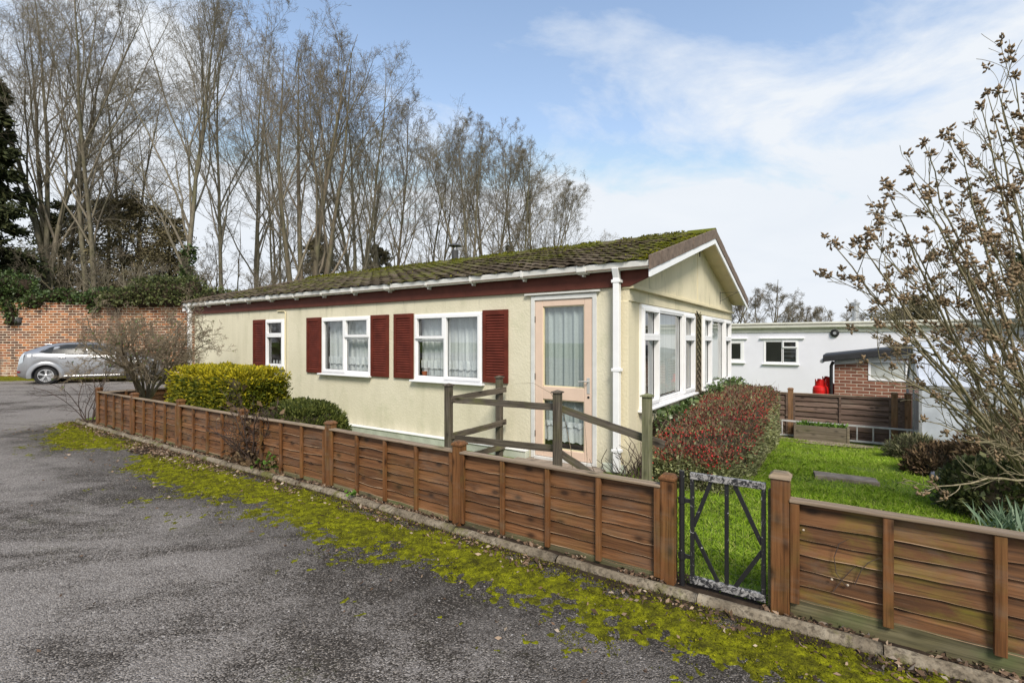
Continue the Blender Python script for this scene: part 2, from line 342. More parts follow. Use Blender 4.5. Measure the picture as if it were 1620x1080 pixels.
def brickmat(key,c1,c2,c3,mortar,scale,whitewash=0):
    n=NT(key,.9,c1,.15); sp=n.N.new('ShaderNodeSeparateXYZ'); n.L(n.tc.outputs['Object'],sp.inputs[0])
    cb=n.N.new('ShaderNodeCombineXYZ'); n.L(n.math('ADD',sp.outputs[0],sp.outputs[1]),cb.inputs[0]); n.L(sp.outputs[2],cb.inputs[1])
    wob=n.N.new('ShaderNodeVectorMath'); wob.operation='MULTIPLY_ADD'; ns=n.N.new('ShaderNodeTexNoise'); ns.inputs['Scale'].default_value=1.5; n.L(n.tc.outputs['Object'],ns.inputs['Vector'])
    n.L(ns.outputs['Color'],wob.inputs[0]); wob.inputs[1].default_value=(.03,.03,0); n.L(cb.outputs[0],wob.inputs[2])
    b=n.N.new('ShaderNodeTexBrick'); n.L(wob.outputs[0],b.inputs['Vector']); b.inputs['Scale'].default_value=1
    b.inputs['Brick Width'].default_value=.225*scale; b.inputs['Row Height'].default_value=.075*scale; b.inputs['Mortar Size'].default_value=.0085*scale
    b.inputs['Mortar Smooth'].default_value=.25; b.inputs['Bias'].default_value=0
    b.inputs['Color1'].default_value=(0,0,0,1); b.inputs['Color2'].default_value=(1,1,1,1); b.inputs['Mortar'].default_value=(.5,.5,.5,1)
    c=n.ramp(b.outputs['Color'],[(0,c1),(.25,c2),(.5,c3),(.72,c1),(.8,c2),(1,tuple(x*.5 for x in c2))])
    c=n.mix(n.ramp(n.noise(n.obj(),.55,5,.65),[(.42,0.),(.62,.75)]),c,n.mix(b.outputs['Color'],tuple(x*.45 for x in c2),c3))
    c=n.mix(n.ramp(n.noise(n.obj(),14,4),[(.35,.25),(.6,0.)]),c,tuple(x*.3 for x in c1))
    c=n.mix(b.outputs['Fac'],c,mortar)
    if whitewash:
        z=sp.outputs[2]; lowm=n.math('MULTIPLY',n.math('SUBTRACT',1.0,z),1.4,True)
        w=n.math('MULTIPLY',n.ramp(n.noise(n.obj(),2.4,6,.7),[(.42,0.),(.6,1.)]),lowm); c=n.mix(n.math('MULTIPLY',w,.6),c,(.5,.45,.38))
        gr=n.math('MULTIPLY',n.ramp(n.noise(n.obj((1,1,.25)),.9,5,.6),[(.55,0.),(.66,1.)]),.75); c=n.mix(gr,c,(.07,.055,.045))
    n.color(c); n.bump(n.math('SUBTRACT',n.noise(n.obj(),40,3),n.math('MULTIPLY',b.outputs['Fac'],1.5)),.6,.012); M[key]=n.m
brickmat('brick_old',(.34,.125,.06),(.12,.07,.055),(.50,.20,.075),(.66,.57,.45),1.5,1)
brickmat('brick_shed',(.27,.115,.075),(.20,.085,.06),(.34,.155,.10),(.50,.43,.35),1.0)
def chipped():
    n=NT('chipped',.4,(.02,.02,.02),.5); v=n.obj(); k=n.noise(n.obj((1,1,1)),16,8,.72,.3)
    side=n.comp(2); m1=n.math('ADD',n.math('MULTIPLY',n.math('SUBTRACT',side,.60),8,True),n.math('MULTIPLY',n.math('SUBTRACT',.09,side),11,True))
    xx=n.comp(0); m2=n.math('ADD',n.math('MULTIPLY',n.math('SUBTRACT',xx,.50),9,True),n.math('MULTIPLY',n.math('SUBTRACT',.095,xx),5,True))
    thr=n.math('SUBTRACT',.66,n.math('MAXIMUM',n.math('MULTIPLY',m1,.23),n.math('MULTIPLY',m2,.13)))
    f=n.math('MULTIPLY',n.math('SUBTRACT',k,thr),26,True); n.color(n.mix(f,(.018,.018,.020),(.58,.57,.56)))
    n.rough(n.ramp(f,[(0,.35),(1,.75)])); n.bump(f,.5,.002); M['chipped']=n.m
chipped()
def carpaint():
    n=NT('car_silver',.30,(.31,.315,.33),.5,.5); n.b.inputs['Coat Weight'].default_value=.8; n.b.inputs['Coat Roughness'].default_value=.08
    z=n.comp(2); d=n.math('MULTIPLY',n.math('SUBTRACT',.45,z),2.2,True); n.color(n.mix(n.math('MULTIPLY',d,n.noise(n.obj(),5,4)),(.31,.315,.33),(.22,.215,.20))); M['car_silver']=n.m
carpaint(); simple('lamp_red',(.18,.01,.01),.2,.6); simple('lamp_clear',(.45,.5,.55),.12,.7); simple('alloy',(.62,.62,.63),.3,.5,.7)
def rooftile():
    n=NT('rooftile',.95,(.06,.05,.04),.1); r=n.island(); base=n.ramp(r,[(0,(.045,.035,.025)),(.6,(.080,.062,.044)),(1,(.13,.105,.078))])
    g=n.noise(n.obj(),1.0,4,.6); f=n.noise(n.obj((1,1,1)),11,6,.7)
    a=n.comp(0); edge=n.math('MULTIPLY',n.math('ADD',a,.55),.16,True)
    t_=n.comp(1); up=n.math('MULTIPLY',t_,.028)
    k=n.math('ADD',n.math('ADD',n.math('MULTIPLY',g,.50),n.math('MULTIPLY',f,.55)),n.math('ADD',edge,up))
    mk=n.math('MULTIPLY',n.math('SUBTRACT',k,.540),6,True)
    moss=n.ramp(n.noise(n.obj(),26,5,.7),[(.3,(.045,.055,.010)),(.55,(.115,.125,.016)),(.8,(.22,.215,.025))])
    n.color(n.mix(mk,base,moss)); n.bump(n.math('ADD',n.noise(n.obj(),60,4),n.math('MULTIPLY',mk,.8)),.8,.015); M['rooftile']=n.m
rooftile()
def asphalt():
    n=NT('asphalt',.88,(.1,.1,.1),.22); v=n.obj()
    st=n.voro(v,135,'F1','Color'); dist=n.voro(v,135); sv=n.N.new('ShaderNodeSeparateColor'); n.L(st,sv.inputs[0])
    st2=n.voro(v,46,'F1','Color'); sv2=n.N.new('ShaderNodeSeparateColor'); n.L(st2,sv2.inputs[0]); d2=n.voro(v,46)
    dark=n.ramp(sv.outputs[0],[(0,(.021,.017,.013)),(.55,(.062,.052,.043)),(.84,(.118,.100,.085)),(.97,(.33,.29,.25))])
    lite=n.ramp(sv.outputs[0],[(0,(.165,.145,.130)),(.5,(.265,.238,.216)),(1,(.40,.365,.335))])
    p=n.noise(n.obj((.55,1.0,1),rot=(0,0,-.45)),.62,7,.66,.9); pm=n.noise(n.obj((.8,1.5,1),rot=(0,0,-.4)),2.1,6,.68,.6)
    big=n.noise(n.obj(),.28,3,.5)
    k=n.math('ADD',n.math('ADD',n.math('MULTIPLY',p,.6),n.math('MULTIPLY',pm,.34)),n.math('MULTIPLY',big,.42))
    y=n.comp(1); far=n.math('MULTIPLY',n.math('SUBTRACT',y,3.4),.022,True)
    k=n.math('ADD',k,n.math('MINIMUM',far,.045))
    kk=n.math('ADD',k,n.math('MULTIPLY',n.math('SUBTRACT',sv.outputs[1],.5),.12))
    patch=n.ramp(kk,[(.615,0.),(.71,.92)]); c=n.mix(patch,dark,lite)
    xx=n.comp(0); tt=n.math('ADD',n.math('MULTIPLY',n.math('SUBTRACT',xx,C0[0]),-sa),n.math('MULTIPLY',n.math('SUBTRACT',y,C0[1]),ca))
    gr=n.math('MULTIPLY',n.math('ADD',n.math('ADD',tt,4.05),n.math('MULTIPLY',n.math('SUBTRACT',n.noise(v,1.3,6,.65),.5),2.6)),1.1,True); aa_=n.math('ADD',n.math('MULTIPLY',n.math('SUBTRACT',xx,C0[0]),ca),n.math('MULTIPLY',n.math('SUBTRACT',y,C0[1]),sa)); gr=n.math('MULTIPLY',gr,n.math('MULTIPLY',n.math('ADD',aa_,10.3),1.2,True)); c=n.mix(n.math('MULTIPLY',gr,.62),c,n.mix(n.ramp(sv.outputs[0],[(.8,0.),(.95,1.)]),(.030,.025,.020),(.15,.13,.11)))
    wh=n.math('MULTIPLY',n.math('SUBTRACT',sv2.outputs[0],.972),60,True); wh=n.math('MULTIPLY',wh,n.math('LESS_THAN',d2,.30)); c=n.mix(n.math('MULTIPLY',wh,.8),c,(.60,.56,.52))
    gm=n.math('MULTIPLY',n.ramp(n.noise(v,1.6,6,.7),[(.56,0.),(.68,1.)]),n.ramp(n.noise(v,30,3),[(.45,0.),(.6,1.)])); c=n.mix(n.math('MULTIPLY',gm,.5),c,(.065,.066,.018))
    n.color(c); n.bump(n.math('SUBTRACT',n.math('MULTIPLY',sv.outputs[2],.7),n.math('MULTIPLY',dist,1.4)),.85,.008); M['asphalt']=n.m
asphalt()
def groundmat():
    n=NT('earth',.95,(.1,.1,.05),.1); v=n.obj(); k=n.noise(v,2.3,6,.65); f=n.noise(v,40,4,.6)
    c=n.mix(n.ramp(k,[(.4,0.),(.6,1.)]),(.10,.16,.020),(.16,.23,.028)); c=n.mix(n.ramp(f,[(.42,.5),(.6,0.)]),c,(.08,.07,.03))
    n.color(c); n.bump(f,.7,.02); M['earth']=n.m
    n=NT('moss',.97,(.1,.1,.02),.05); v=n.obj(); a=n.noise(v,13,8,.75,.3); b=n.noise(v,80,5,.7); g=n.noise(v,4.2,5,.65)
    c=n.ramp(a,[(.31,(.040,.037,.010)),(.44,(.095,.095,.009)),(.55,(.20,.205,.009)),(.72,(.35,.355,.014))])
    c=n.mix(n.ramp(g,[(.34,.6),(.5,0.)]),c,(.07,.066,.012)); c=n.mix(n.ramp(b,[(.38,.6),(.55,0.)]),c,(.03,.028,.008)); n.color(c); n.bump(b,.9,.012); M['moss']=n.m
    n=NT('kerb',.92,(.2,.17,.12),.15); v=n.obj(); k=n.noise(v,5,6,.7); f=n.noise(v,38,5,.65); c=n.ramp(k,[(.3,(.085,.068,.048)),(.5,(.20,.165,.12)),(.72,(.34,.295,.225))])
    c=n.mix(n.ramp(n.noise(v,3.1,5,.7),[(.54,0.),(.64,.8)]),c,(.10,.10,.02)); c=n.mix(n.ramp(f,[(.36,.7),(.52,0.)]),c,(.045,.036,.026)); n.color(c); n.bump(n.math('ADD',f,k),.9,.012); M['kerb']=n.m
    n=NT('shingle',.9,(.3,.25,.18),.2); v=n.obj(); cc=n.voro(v,38,'F1','Color'); s=n.N.new('ShaderNodeSeparateColor'); n.L(cc,s.inputs[0])
    n.color(n.ramp(s.outputs[0],[(0,(.13,.09,.05)),(.6,(.30,.24,.16)),(1,(.45,.40,.32))])); n.bump(n.math('MULTIPLY',n.voro(v,38),-1),1,.02); M['shingle']=n.m
groundmat()

simple('waney',(.38,.25,.155),.8,.2,var=.35,sc=9)
def gatewhite():
    n=NT('gate_white',.5,(.5,.5,.5),.4); k=n.noise(n.obj(rand=True),30,9,.78,1.2); f=n.math('MULTIPLY',n.math('SUBTRACT',k,.475),22,True)
    c=n.mix(n.ramp(n.noise(n.obj(),40,4),[(.3,0.),(.7,.6)]),(.36,.345,.335),(.21,.20,.195)); n.color(n.mix(f,c,(.02,.02,.022))); n.bump(f,-.5,.002); M['gate_white']=n.m
    n=NT('gate_black',.35,(.02,.02,.02),.5); k=n.noise(n.obj(rand=True),26,8,.7,.4); f=n.math('MULTIPLY',n.math('SUBTRACT',k,.64),30,True)
    n.color(n.mix(f,(.016,.016,.018),(.5,.49,.48))); n.bump(f,.5,.002); M['gate_black']=n.m
    n=NT('gate_mixed',.4,(.02,.02,.02),.5); k=n.noise(n.obj(rand=True),30,9,.78,1.2); f=n.math('MULTIPLY',n.math('SUBTRACT',k,.59),24,True)
    n.color(n.mix(f,(.016,.016,.018),(.5,.49,.48))); n.bump(f,.5,.002); M['gate_mixed']=n.m
gatewhite()
leafmat('wall_ivy',[(0,(.045,.06,.022)),(.5,(.095,.115,.040)),(1,(.19,.20,.085))],.5,.2,.3)
simple('hedge_core',(.055,.045,.028),.95,.1,var=.4,sc=12)

leafmat('ivy_light',[(0,(.035,.065,.020)),(.5,(.095,.15,.045)),(.9,(.18,.25,.09)),(1,(.38,.44,.30))],.35,.15,.45)
simple('dead_pale',(.45,.38,.30),.6,var=.4,sc=200)
# ------------------------------------------------------------ vectorised growth helpers
def unit(v): return v/(np.linalg.norm(v,axis=-1,keepdims=True)+1e-9)
def tubes(P,Rr,n=3):
    """P (N,S,3) paths, Rr (N,S) radii -> V,F of open tubes"""
    N,S,_=P.shape; T=unit(np.gradient(P,axis=1)); ref=np.zeros((N,1,3)); d=unit(P[:,-1]-P[:,0])
    ref[:,0,2]=(abs(d[:,2])<.8); ref[:,0,0]=(abs(d[:,2])>=.8)
    A=unit(np.cross(T,np.broadcast_to(ref,T.shape))); B=np.cross(T,A)
    th=np.arange(n)*2*math.pi/n
    V=P[:,:,None,:]+(A[:,:,None,:]*np.cos(th)[None,None,:,None]+B[:,:,None,:]*np.sin(th)[None,None,:,None])*Rr[:,:,None,None]
    i=np.arange(S-1)[:,None]*n; k=np.arange(n)[None,:]; k2=(k+1)%n
    q=np.stack([i+k,i+k2,i+n+k2,i+n+k],-1).reshape(-1,4)
    F=(np.arange(N)[:,None,None]*S*n+q[None]).reshape(-1,4)
    return V.reshape(-1,3),F
def cat(parts):
    Vs=[];Fs=[];n=0
    for V,F in parts: Vs.append(V.reshape(-1,3)); Fs.append(F+n); n+=len(Vs[-1])
    return np.concatenate(Vs),np.concatenate(Fs)
def grow(start,dirn,length,r0,r1,S,wob,up,r):
    N=len(start); P=np.zeros((N,S+1,3)); P[:,0]=start; d=unit(dirn.copy()); st=(length/S)[:,None]; curl=r.normal(0,wob*.55,(N,3))
    for i in range(S):
        P[:,i+1]=P[:,i]+d*st; d=unit(d+r.normal(0,wob,(N,3))+curl+np.array([0,0,up])); curl=curl*.8+r.normal(0,wob*.4,(N,3))
    u=np.linspace(0,1,S+1)[None,:]; return P,r0[:,None]*(1-u)+r1[:,None]*u
def children(P,Rr,m,lo,hi,ang,r,angv=.25):
    """m child starts on every path: position, direction, u, radius there"""
    N,S,_=P.shape; u=lo+(hi-lo)*((np.arange(m)[None,:]+r.random((N,m)))/m); x=u*(S-1); i=np.minimum(x.astype(int),S-2); f=(x-i)[...,None]
    n_=np.arange(N)[:,None]; p=P[n_,i]*(1-f)+P[n_,i+1]*f; t=unit(P[n_,i+1]-P[n_,i]); rad=Rr[n_,i]*(1-f[...,0])+Rr[n_,i+1]*f[...,0]
    q=unit(np.cross(t,r.normal(0,1,t.shape))); a=(ang+r.normal(0,angv*ang,(N,m)))[...,None]
    d=t*np.cos(a)+q*np.sin(a); return p.reshape(-1,3),d.reshape(-1,3),u.reshape(-1),rad.reshape(-1)
def leaves(P,D,size,wid,r,var=.35,fold=.15):
    N=len(P); D=unit(D); s=unit(np.cross(D,r.normal(0,1,(N,3)))); nn=np.cross(D,s)
    L=(size*(1+r.normal(0,var,N)).clip(.35,2))[:,None]; w=L*wid
    V=np.stack([P,P+D*L*.5+s*w*.5+nn*L*fold,P+D*L,P+D*L*.5-s*w*.5+nn*L*fold],1)
    return V.reshape(-1,3),(np.arange(N)[:,None]*4+np.arange(4)[None,:])
def tree(name,label,cat_,loc,h,seed,stems=1,spread=.5,ang=.55,nl=(16,9,8,5),r0=.2,low=.18,twig=.009,group=None,wob=.06,trunkwob=.035,
         mats=('bark','branch'),lean=(0,0),seg=(10,6,5,4,3),up=.10,lf=(.5,.42,.36,.4),fork=None,ivy=0,fan=.26):
    r=np.random.default_rng(seed); root=thing(name,label,cat_,loc,0,group)
    st=np.zeros((stems,3)); st[:,:2]=r.normal(0,.12*(stems>1),(stems,2))
    az=np.arange(stems)*2*math.pi/max(stems,1)+r.random(); d=np.zeros((stems,3)); k=0 if stems==1 else spread*fan
    d[:,0]=np.cos(az)*k+lean[0]; d[:,1]=np.sin(az)*k+lean[1]; d[:,2]=1
    ln=h*(1-.12*r.random(stems)*(stems>1))
    P0,R0=grow(st,d,ln*.97,np.full(stems,r0),np.full(stems,twig*1.6),seg[0]+6,trunkwob,.09,r)
    R0*= (1+.5*np.exp(-np.linspace(0,1,R0.shape[1])*22))[None]
    npmesh('trunk',*tubes(P0,R0,9),M[mats[0]],root,True)
    parts=[]; P,Rr=P0,R0
    # limbs rise with the trunk and carry the crown to its full height
    p,dd,u,rad=children(P,Rr,nl[0],low,.93,ang,r)
    ln=h*lf[0]*(1.10-u)*(.7+.5*r.random(len(p)))*np.clip(.6+(u-low)*2.2,.55,1)*1.45
    P,Rr=grow(p,dd,ln,np.minimum(rad*.55,r0*.42),np.full(len(p),twig),seg[1]+3,wob,up,r); parts.append(tubes(P,Rr,5)); rep=ln
    for lv,(m,s,f,sd) in enumerate(zip(nl[1:],seg[2:],lf[1:],(4,3,3))):
        p,dd,u,rad=children(P,Rr,m,.22,.99,(.58,.72,.85)[lv],r)
        ln=np.repeat(rep,m)*f*(.5+.9*r.random(len(p)))*(1.15-.75*u); ln=np.maximum(ln,.15)
        P,Rr=grow(p,dd,ln,np.minimum(rad*.55,.035),np.full(len(p),twig*(.75 if lv else 1)),s+1,wob*(1.3+.5*lv),up*(.6,.3,.1)[lv],r); Rr=np.maximum(Rr,twig*.55)
        parts.append(tubes(P,Rr,sd)); rep=ln
    npmesh('branches',*cat(parts),M[mats[1]],root)
    if ivy:
        n=2600; k=r.integers(0,P0.shape[0],n); u=r.random(n)**1.2*ivy; x=u*(P0.shape[1]-1); i=x.astype(int); f=(x-i)[:,None]
        c=P0[k,i]*(1-f)+P0[k,i+1]*f; a=r.random(n)*6.283; rr=(R0[k,i]+r.random(n)*.16)[:,None]
        o=np.stack([np.cos(a),np.sin(a),np.zeros(n)],1); npmesh('ivy',*leaves(c+o*rr,o+r.normal(0,.7,(n,3)),.13,.9,r),M['ivy'],root)
    root['n']=0; del root['n']
    return root,P
def blob(c,half,n_exp,amp,fr,r,N,surf=(.86,1.03),zmin=None,ground=None):
    """points and outward normals scattered through the skin of a lumpy rounded box"""
    d=r.uniform(-1,1,(N*2,3)); k=np.argmax(abs(d),1); d[np.arange(len(d)),k]=np.sign(d[np.arange(len(d)),k]); d=d[d[:,2]>-.9][:N]
    q=d; rr=(abs(q)**n_exp).sum(1)**(-1/n_exp); q=q*rr[:,None]; p=q*np.array(half)
    nn=unit(np.sign(q)*abs(q)**(n_exp-1)/np.array(half)); w=p+np.array(c)
    am=(fbm(w[:,0]*fr,w[:,1]*fr,w[:,2]*fr+9.1,4)-.5)*2*amp
    p=p+nn*am[:,None]; s=r.uniform(*surf,len(p))[:,None]
    return p*s,nn
def blobmesh(c,half,n_exp,amp,fr,scale=.86,nu=60,nv=30):
    u=np.linspace(0,2*math.pi,nu,endpoint=False); v=np.linspace(-math.pi/2,math.pi/2,nv); U,Vv=np.meshgrid(u,v)
    d=np.stack([np.cos(Vv)*np.cos(U),np.cos(Vv)*np.sin(U),np.sin(Vv)],-1).reshape(-1,3)
    q=d*((abs(d)**n_exp).sum(1)**(-1/n_exp))[:,None]; p=q*np.array(half); nn=unit(np.sign(q)*abs(q)**(n_exp-1)/np.array(half)); w=p+np.array(c)
    p=p+nn*((fbm(w[:,0]*fr,w[:,1]*fr,w[:,2]*fr+9.1,4)-.5)*2*amp)[:,None]; p=p*scale
    i=np.arange(nv-1)[:,None]*nu; k=np.arange(nu)[None]; k2=(k+1)%nu
    return p,np.stack([i+k,i+k2,i+nu+k2,i+nu+k],-1).reshape(-1,4)
# ------------------------------------------------------------ the ground
xs=np.concatenate([[-900,-400,-200,-120,-80],np.arange(-50,-12,2.),np.arange(-12,14,.4),np.arange(14,50,3.),[60,90,150,300,900]])
ys=np.concatenate([[-200,-60,-20,-8],np.arange(-4,16,.4),np.arange(16,50,2.),[60,90,150,300,600,1200]])
X,Y=np.meshgrid(xs,ys); Z=G(X,Y)-.004-.012*(fbm(X*1.3,Y*1.3)-.5)*(sstep(lot(X,Y)[1],-2,-1))
nx=len(xs); i=np.arange(len(ys)-1)[:,None]*nx; k=np.arange(nx-1)[None]
tag(npmesh('ground',np.stack([X,Y,Z],-1),np.stack([i+k,i+k+1,i+nx+k+1,i+nx+k],-1).reshape(-1,4),M['earth'],None,True),kind='structure')
POSTS=[(-7.66,9.14),(-6.25,8.158),(-4.834,7.187),(-3.377,6.19),(-1.934,5.25),(-.444,4.163),(1.006,3.161)]
P0r=(1.532,2.808); POSTR=[P0r,(P0r[0]+1.8*ca,P0r[1]+1.8*sa),(P0r[0]+3.6*ca,P0r[1]+3.6*sa)]
line=[(-8.50,9.72)]+POSTS+POSTR
cum=np.concatenate([[0],np.cumsum([math.dist(a,b) for a,b in zip(line,line[1:])])])
def along(s,off=0.0):
    """point at distance s along the fence line, off metres out on the road side"""
    s=np.asarray(s,float); px_=np.array([p[0] for p in line]); py_=np.array([p[1] for p in line])
    x=np.interp(s,cum,px_); y=np.interp(s,cum,py_); x2=np.interp(s+.05,cum,px_); y2=np.interp(s+.05,cum,py_)
    x1=np.interp(s-.4,cum,px_); y1=np.interp(s-.4,cum,py_); x2=np.interp(s+.4,cum,px_); y2=np.interp(s+.4,cum,py_)
    tx,ty=x2-x1,y2-y1; l=np.hypot(tx,ty); return x+ty/l*off, y-tx/l*off
SL=cum[-1]
# road: one sheet bounded by the kerb line, running round the end of the garden to the brick wall
kx,ky=along(np.linspace(.0,SL,60),.08)
road=[(-60,-12),(12,-12)]+[(float(kx[-1])+2,float(ky[-1])-1.4)]+[(float(a),float(b)) for a,b in zip(kx[::-1],ky[::-1])]
road+=[(-8.6,10.3),(-8.75,11.2),W(-11.15,1.0)[:2],W(-11.15,6.6)[:2],(-7,21.2),(-60,21.2)]
me=bpy.data.meshes.new('road'); me.from_pydata([(a,b,.004) for a,b in road],[],[tuple(range(len(road)))]); me.update()
tag(linkmesh('road',me,M['asphalt']),kind='structure')
# strip of soil and litter between kerb and fence, mossy verge on the asphalt
def band(name,s0,s1,ns,v0,v1,nv,zf,m_):
    S_,V_=np.meshgrid(np.linspace(s0,s1,ns),np.linspace(v0,v1,nv)); x,y=along(S_,V_); z=zf(S_,V_,x,y)
    i=np.arange(nv-1)[:,None]*ns; k=np.arange(ns-1)[None]
    return npmesh(name,np.stack([x,y,z],-1),np.stack([i+k,i+k+1,i+ns+k+1,i+ns+k],-1).reshape(-1,4),M[m_],None,True)
def soilz(s,v,x,y):
    inside=v<.14; out=.20+.12*fbm(s*2.1,v*0+1)+.30*np.exp(-((s-4.4)/.75)**2)
    return np.where(inside,.012+.022*(fbm(x*9,y*9)-.4),.004+np.clip((out-v)/.08+(fbm(x*14,y*14,0,4)-.5)*2.2,-1,1)*.006)+.007*(fbm(x*40,y*40)-.5)
tag(band('soil_strip',.2,SL,1500,-.16,.66,60,soilz,'soil'),kind='structure')
def mosswidth(s):   # outer edge of the moss, metres from the fence line
    w=np.interp(s,[0,.5,1.5,2.6,3.3,3.9,4.6,5.5,7,8.6,9.8,10.8,11.8,13.6],[.20,.42,.66,.92,.80,.55,.74,.86,.86,.80,.72,.64,.58,.52]); return w
def mossz(s,v,x,y):
    w=mosswidth(s)+ .35*(fbm(s*1.1,v*.3+3,0,3)-.5); edge=np.minimum((w-v)/.24,(v-.20-.16*fbm(s*1.6,v*0+5))/.13)
    gap=np.exp(-((s-4.35)/.42)**2)*1.6+np.exp(-((s-8.9)/.6)**2-((v-.2)/.2)**2)*1.1
    n1=fbm(x*3.2,y*3.2,0,5); n2=fbm(x*15,y*15,3,3); n3=fbm(x*55,y*55,5,2)
    e=np.clip(edge,-1,1.0)-gap+ (n1-.5)*1.7+(n2-.5)*1.6+.16
    h=np.clip(e,-.6,1)*.012; return .004+h+np.where(h>-.004,(n3-.5)*.013+(n2-.5)*.012,0)
moss=band('moss',.1,SL,2100,.10,1.5,190,mossz,'moss'); tag(moss,'yellow green moss spreading over the asphalt beside the kerb','moss',kind='stuff')
# loose moss tufts thinning out towards the open asphalt
r=np.random.default_rng(17); n=90000; s_=r.uniform(.1,SL,n); w=mosswidth(s_); v_=.17+(w+.18)*r.random(n); x,y=along(s_,v_); dn=1.1-1.15*np.clip((v_-w+.30)/.55,0,1)-np.exp(-((s_-4.35)/.45)**2)
ok=(fbm(x*3.2,y*3.2,0,5)-.5)*2.2+(fbm(x*22,y*22)-.5)*2.4+dn*1.0-.30>r.random(n)*.6; x,y=x[ok],y[ok]; n=len(x); d=r.normal(0,1,(n,3)); d[:,2]=abs(d[:,2])+.5
tag(npmesh('moss_tufts',*leaves(np.stack([x,y,.006+.008*r.random(n)],1),d,.0085,.8,r),M['moss_leaf']),'loose green moss tufts thinning out over the asphalt edge','moss',kind='stuff')
# kerb: rounded concrete edging in short lengths
mb=MB(); s=.0; rr=random.Random(3)
while s<SL:
    L_=rr.uniform(.86,.96); n=22; dz=rr.uniform(-.004,.004); do=rr.uniform(-.006,.006); ss=np.linspace(s+.002,min(s+L_-.003,SL),n)
    off=.135+do; off=np.where(ss<.5,.135-.35*(.5-ss)**2,off); x,y=along(ss,off); th=np.linspace(-.35,math.pi+.35,13); prof=[(.045*math.cos(t_),.005+.043*math.sin(t_)) for t_ in th[::-1]]
    x2,y2=along(ss,off+1); vs=[]
    for j in range(n):
        ux,uy=x2[j]-x[j],y2[j]-y[j]; e=1-.10*(j in (0,n-1))
        for q,(a,b) in enumerate(prof):
            w=(float(vnoise(ss[j]*7,q*.45))-.5)*.014+(float(vnoise(ss[j]*26,q*.9))-.5)*.006; vs.append((x[j]+ux*a*e*(1+w*10),y[j]+uy*a*e*(1+w*10),b*e+dz+w*.8))
    k=len(prof); fs=[(j*k+q,j*k+q+1,(j+1)*k+q+1,(j+1)*k+q) for j in range(n-1) for q in range(k-1)]+[tuple(range(k)),tuple(range((n-1)*k,n*k))[::-1]]
    mb.add(vs,fs); s+=L_
tag(mb.build('kerb',M['kerb'],None,smooth=True),kind='structure')
# ------------------------------------------------------------ fallen leaves, lawn grass
def scatter_leaves(name,label,pts,size,m_,zoff=.004,wid=.55,flat=.35):
    r=np.random.default_rng(len(pts)); N=len(pts); d=r.normal(0,1,(N,3)); d[:,2]=abs(r.normal(0,flat,N)); p=np.array(pts,float); p[:,2]+=zoff
    return tag(npmesh(name,*leaves(p,d,size,wid,r,.45,.12),M[m_]),label,'leaves',kind='stuff')
r=np.random.default_rng(11)
def lit(n,s0,s1,v0,v1,z):
    s=r.uniform(s0,s1,n); v=r.uniform(v0,v1,n); x,y=along(s,v); return np.stack([x,y,np.full(n,z)],1)
a1=lit(7500,.2,SL,-.02,.13,.022); keep=fbm(a1[:,0]*4,a1[:,1]*4)>.43; a1=a1[keep]
a2=lit(3800,.2,SL,.17,.40,.010); a2=a2[fbm(a2[:,0]*3,a2[:,1]*3+7)>.5]; a3=lit(800,.1,SL,.3,1.2,.018); a4=lit(1500,3.5,6.1,.0,.52,.014)
a5=np.stack([r.uniform(-7,3,170),r.uniform(1.6,7,170),np.full(170,.006)],1); a5=a5[lot(a5[:,0],a5[:,1])[1]<-2.6]
scatter_leaves('fallen_leaves','dry brown fallen leaves caught along the kerb and fence foot',np.concatenate([a1,a2,a3,a4]),.027,'dead_leaf',.004,.5,.35)
scatter_leaves('leaf_scraps','pale leaf scraps scattered over the open asphalt',a5,.020,'dead_leaf',.002,.5,.1)
N=230000; a=r.uniform(-.3,8.5,N*2); t=-2.35+8.7*r.random(N*2)**1.35
x=C0[0]+ca*a-sa*t; y=C0[1]+sa*a+ca*t
hx=1.18-.05*t; ok=(a>np.where(t>-.35,hx,-.2))&(fbm(x*1.7,y*1.7,2)>.23+.25*r.random(N*2)*(fbm(x*.6,y*.6)<.45))
right=(x-3.0)*.55+1.0; ok&=~((t<-2.1)&(a<1.7)&(r.random(N*2)<.7)); ok&=~((fbm(x*1.1+4,y*1.1,6)>.60)&(r.random(N*2)<.75)); ok&=~((t>5.55)&(a<3.6))
x,y=x[ok][:N],y[ok][:N]; N=len(x); z=G(x,y)-.008; hgt=(.022+.034*fbm(x*2.2,y*2.2,1)+.014*r.random(N))*(1+.7*(fbm(x*5,y*5)>.62))
d=np.stack([r.normal(0,.45,N),r.normal(0,.45,N),np.ones(N)],1); d=unit(d); P=np.stack([x,y,z],1); sd=unit(np.cross(d,r.normal(0,1,(N,3))))*.0026; L_=hgt[:,None]
bend=np.stack([d[:,0]*.9,d[:,1]*.9,-.25*np.ones(N)],1)
V=np.stack([P-sd,P+sd,P+d*L_*.6+sd*.8,P+d*L_*1.05+bend*L_*.6,P+d*L_*.6-sd*.8],1)
F=(np.arange(N)[:,None]*5+np.arange(5)[None])
tag(npmesh('grass',V,F,M['grass']),'bright green lawn grass growing behind the front fence','grass',kind='stuff')
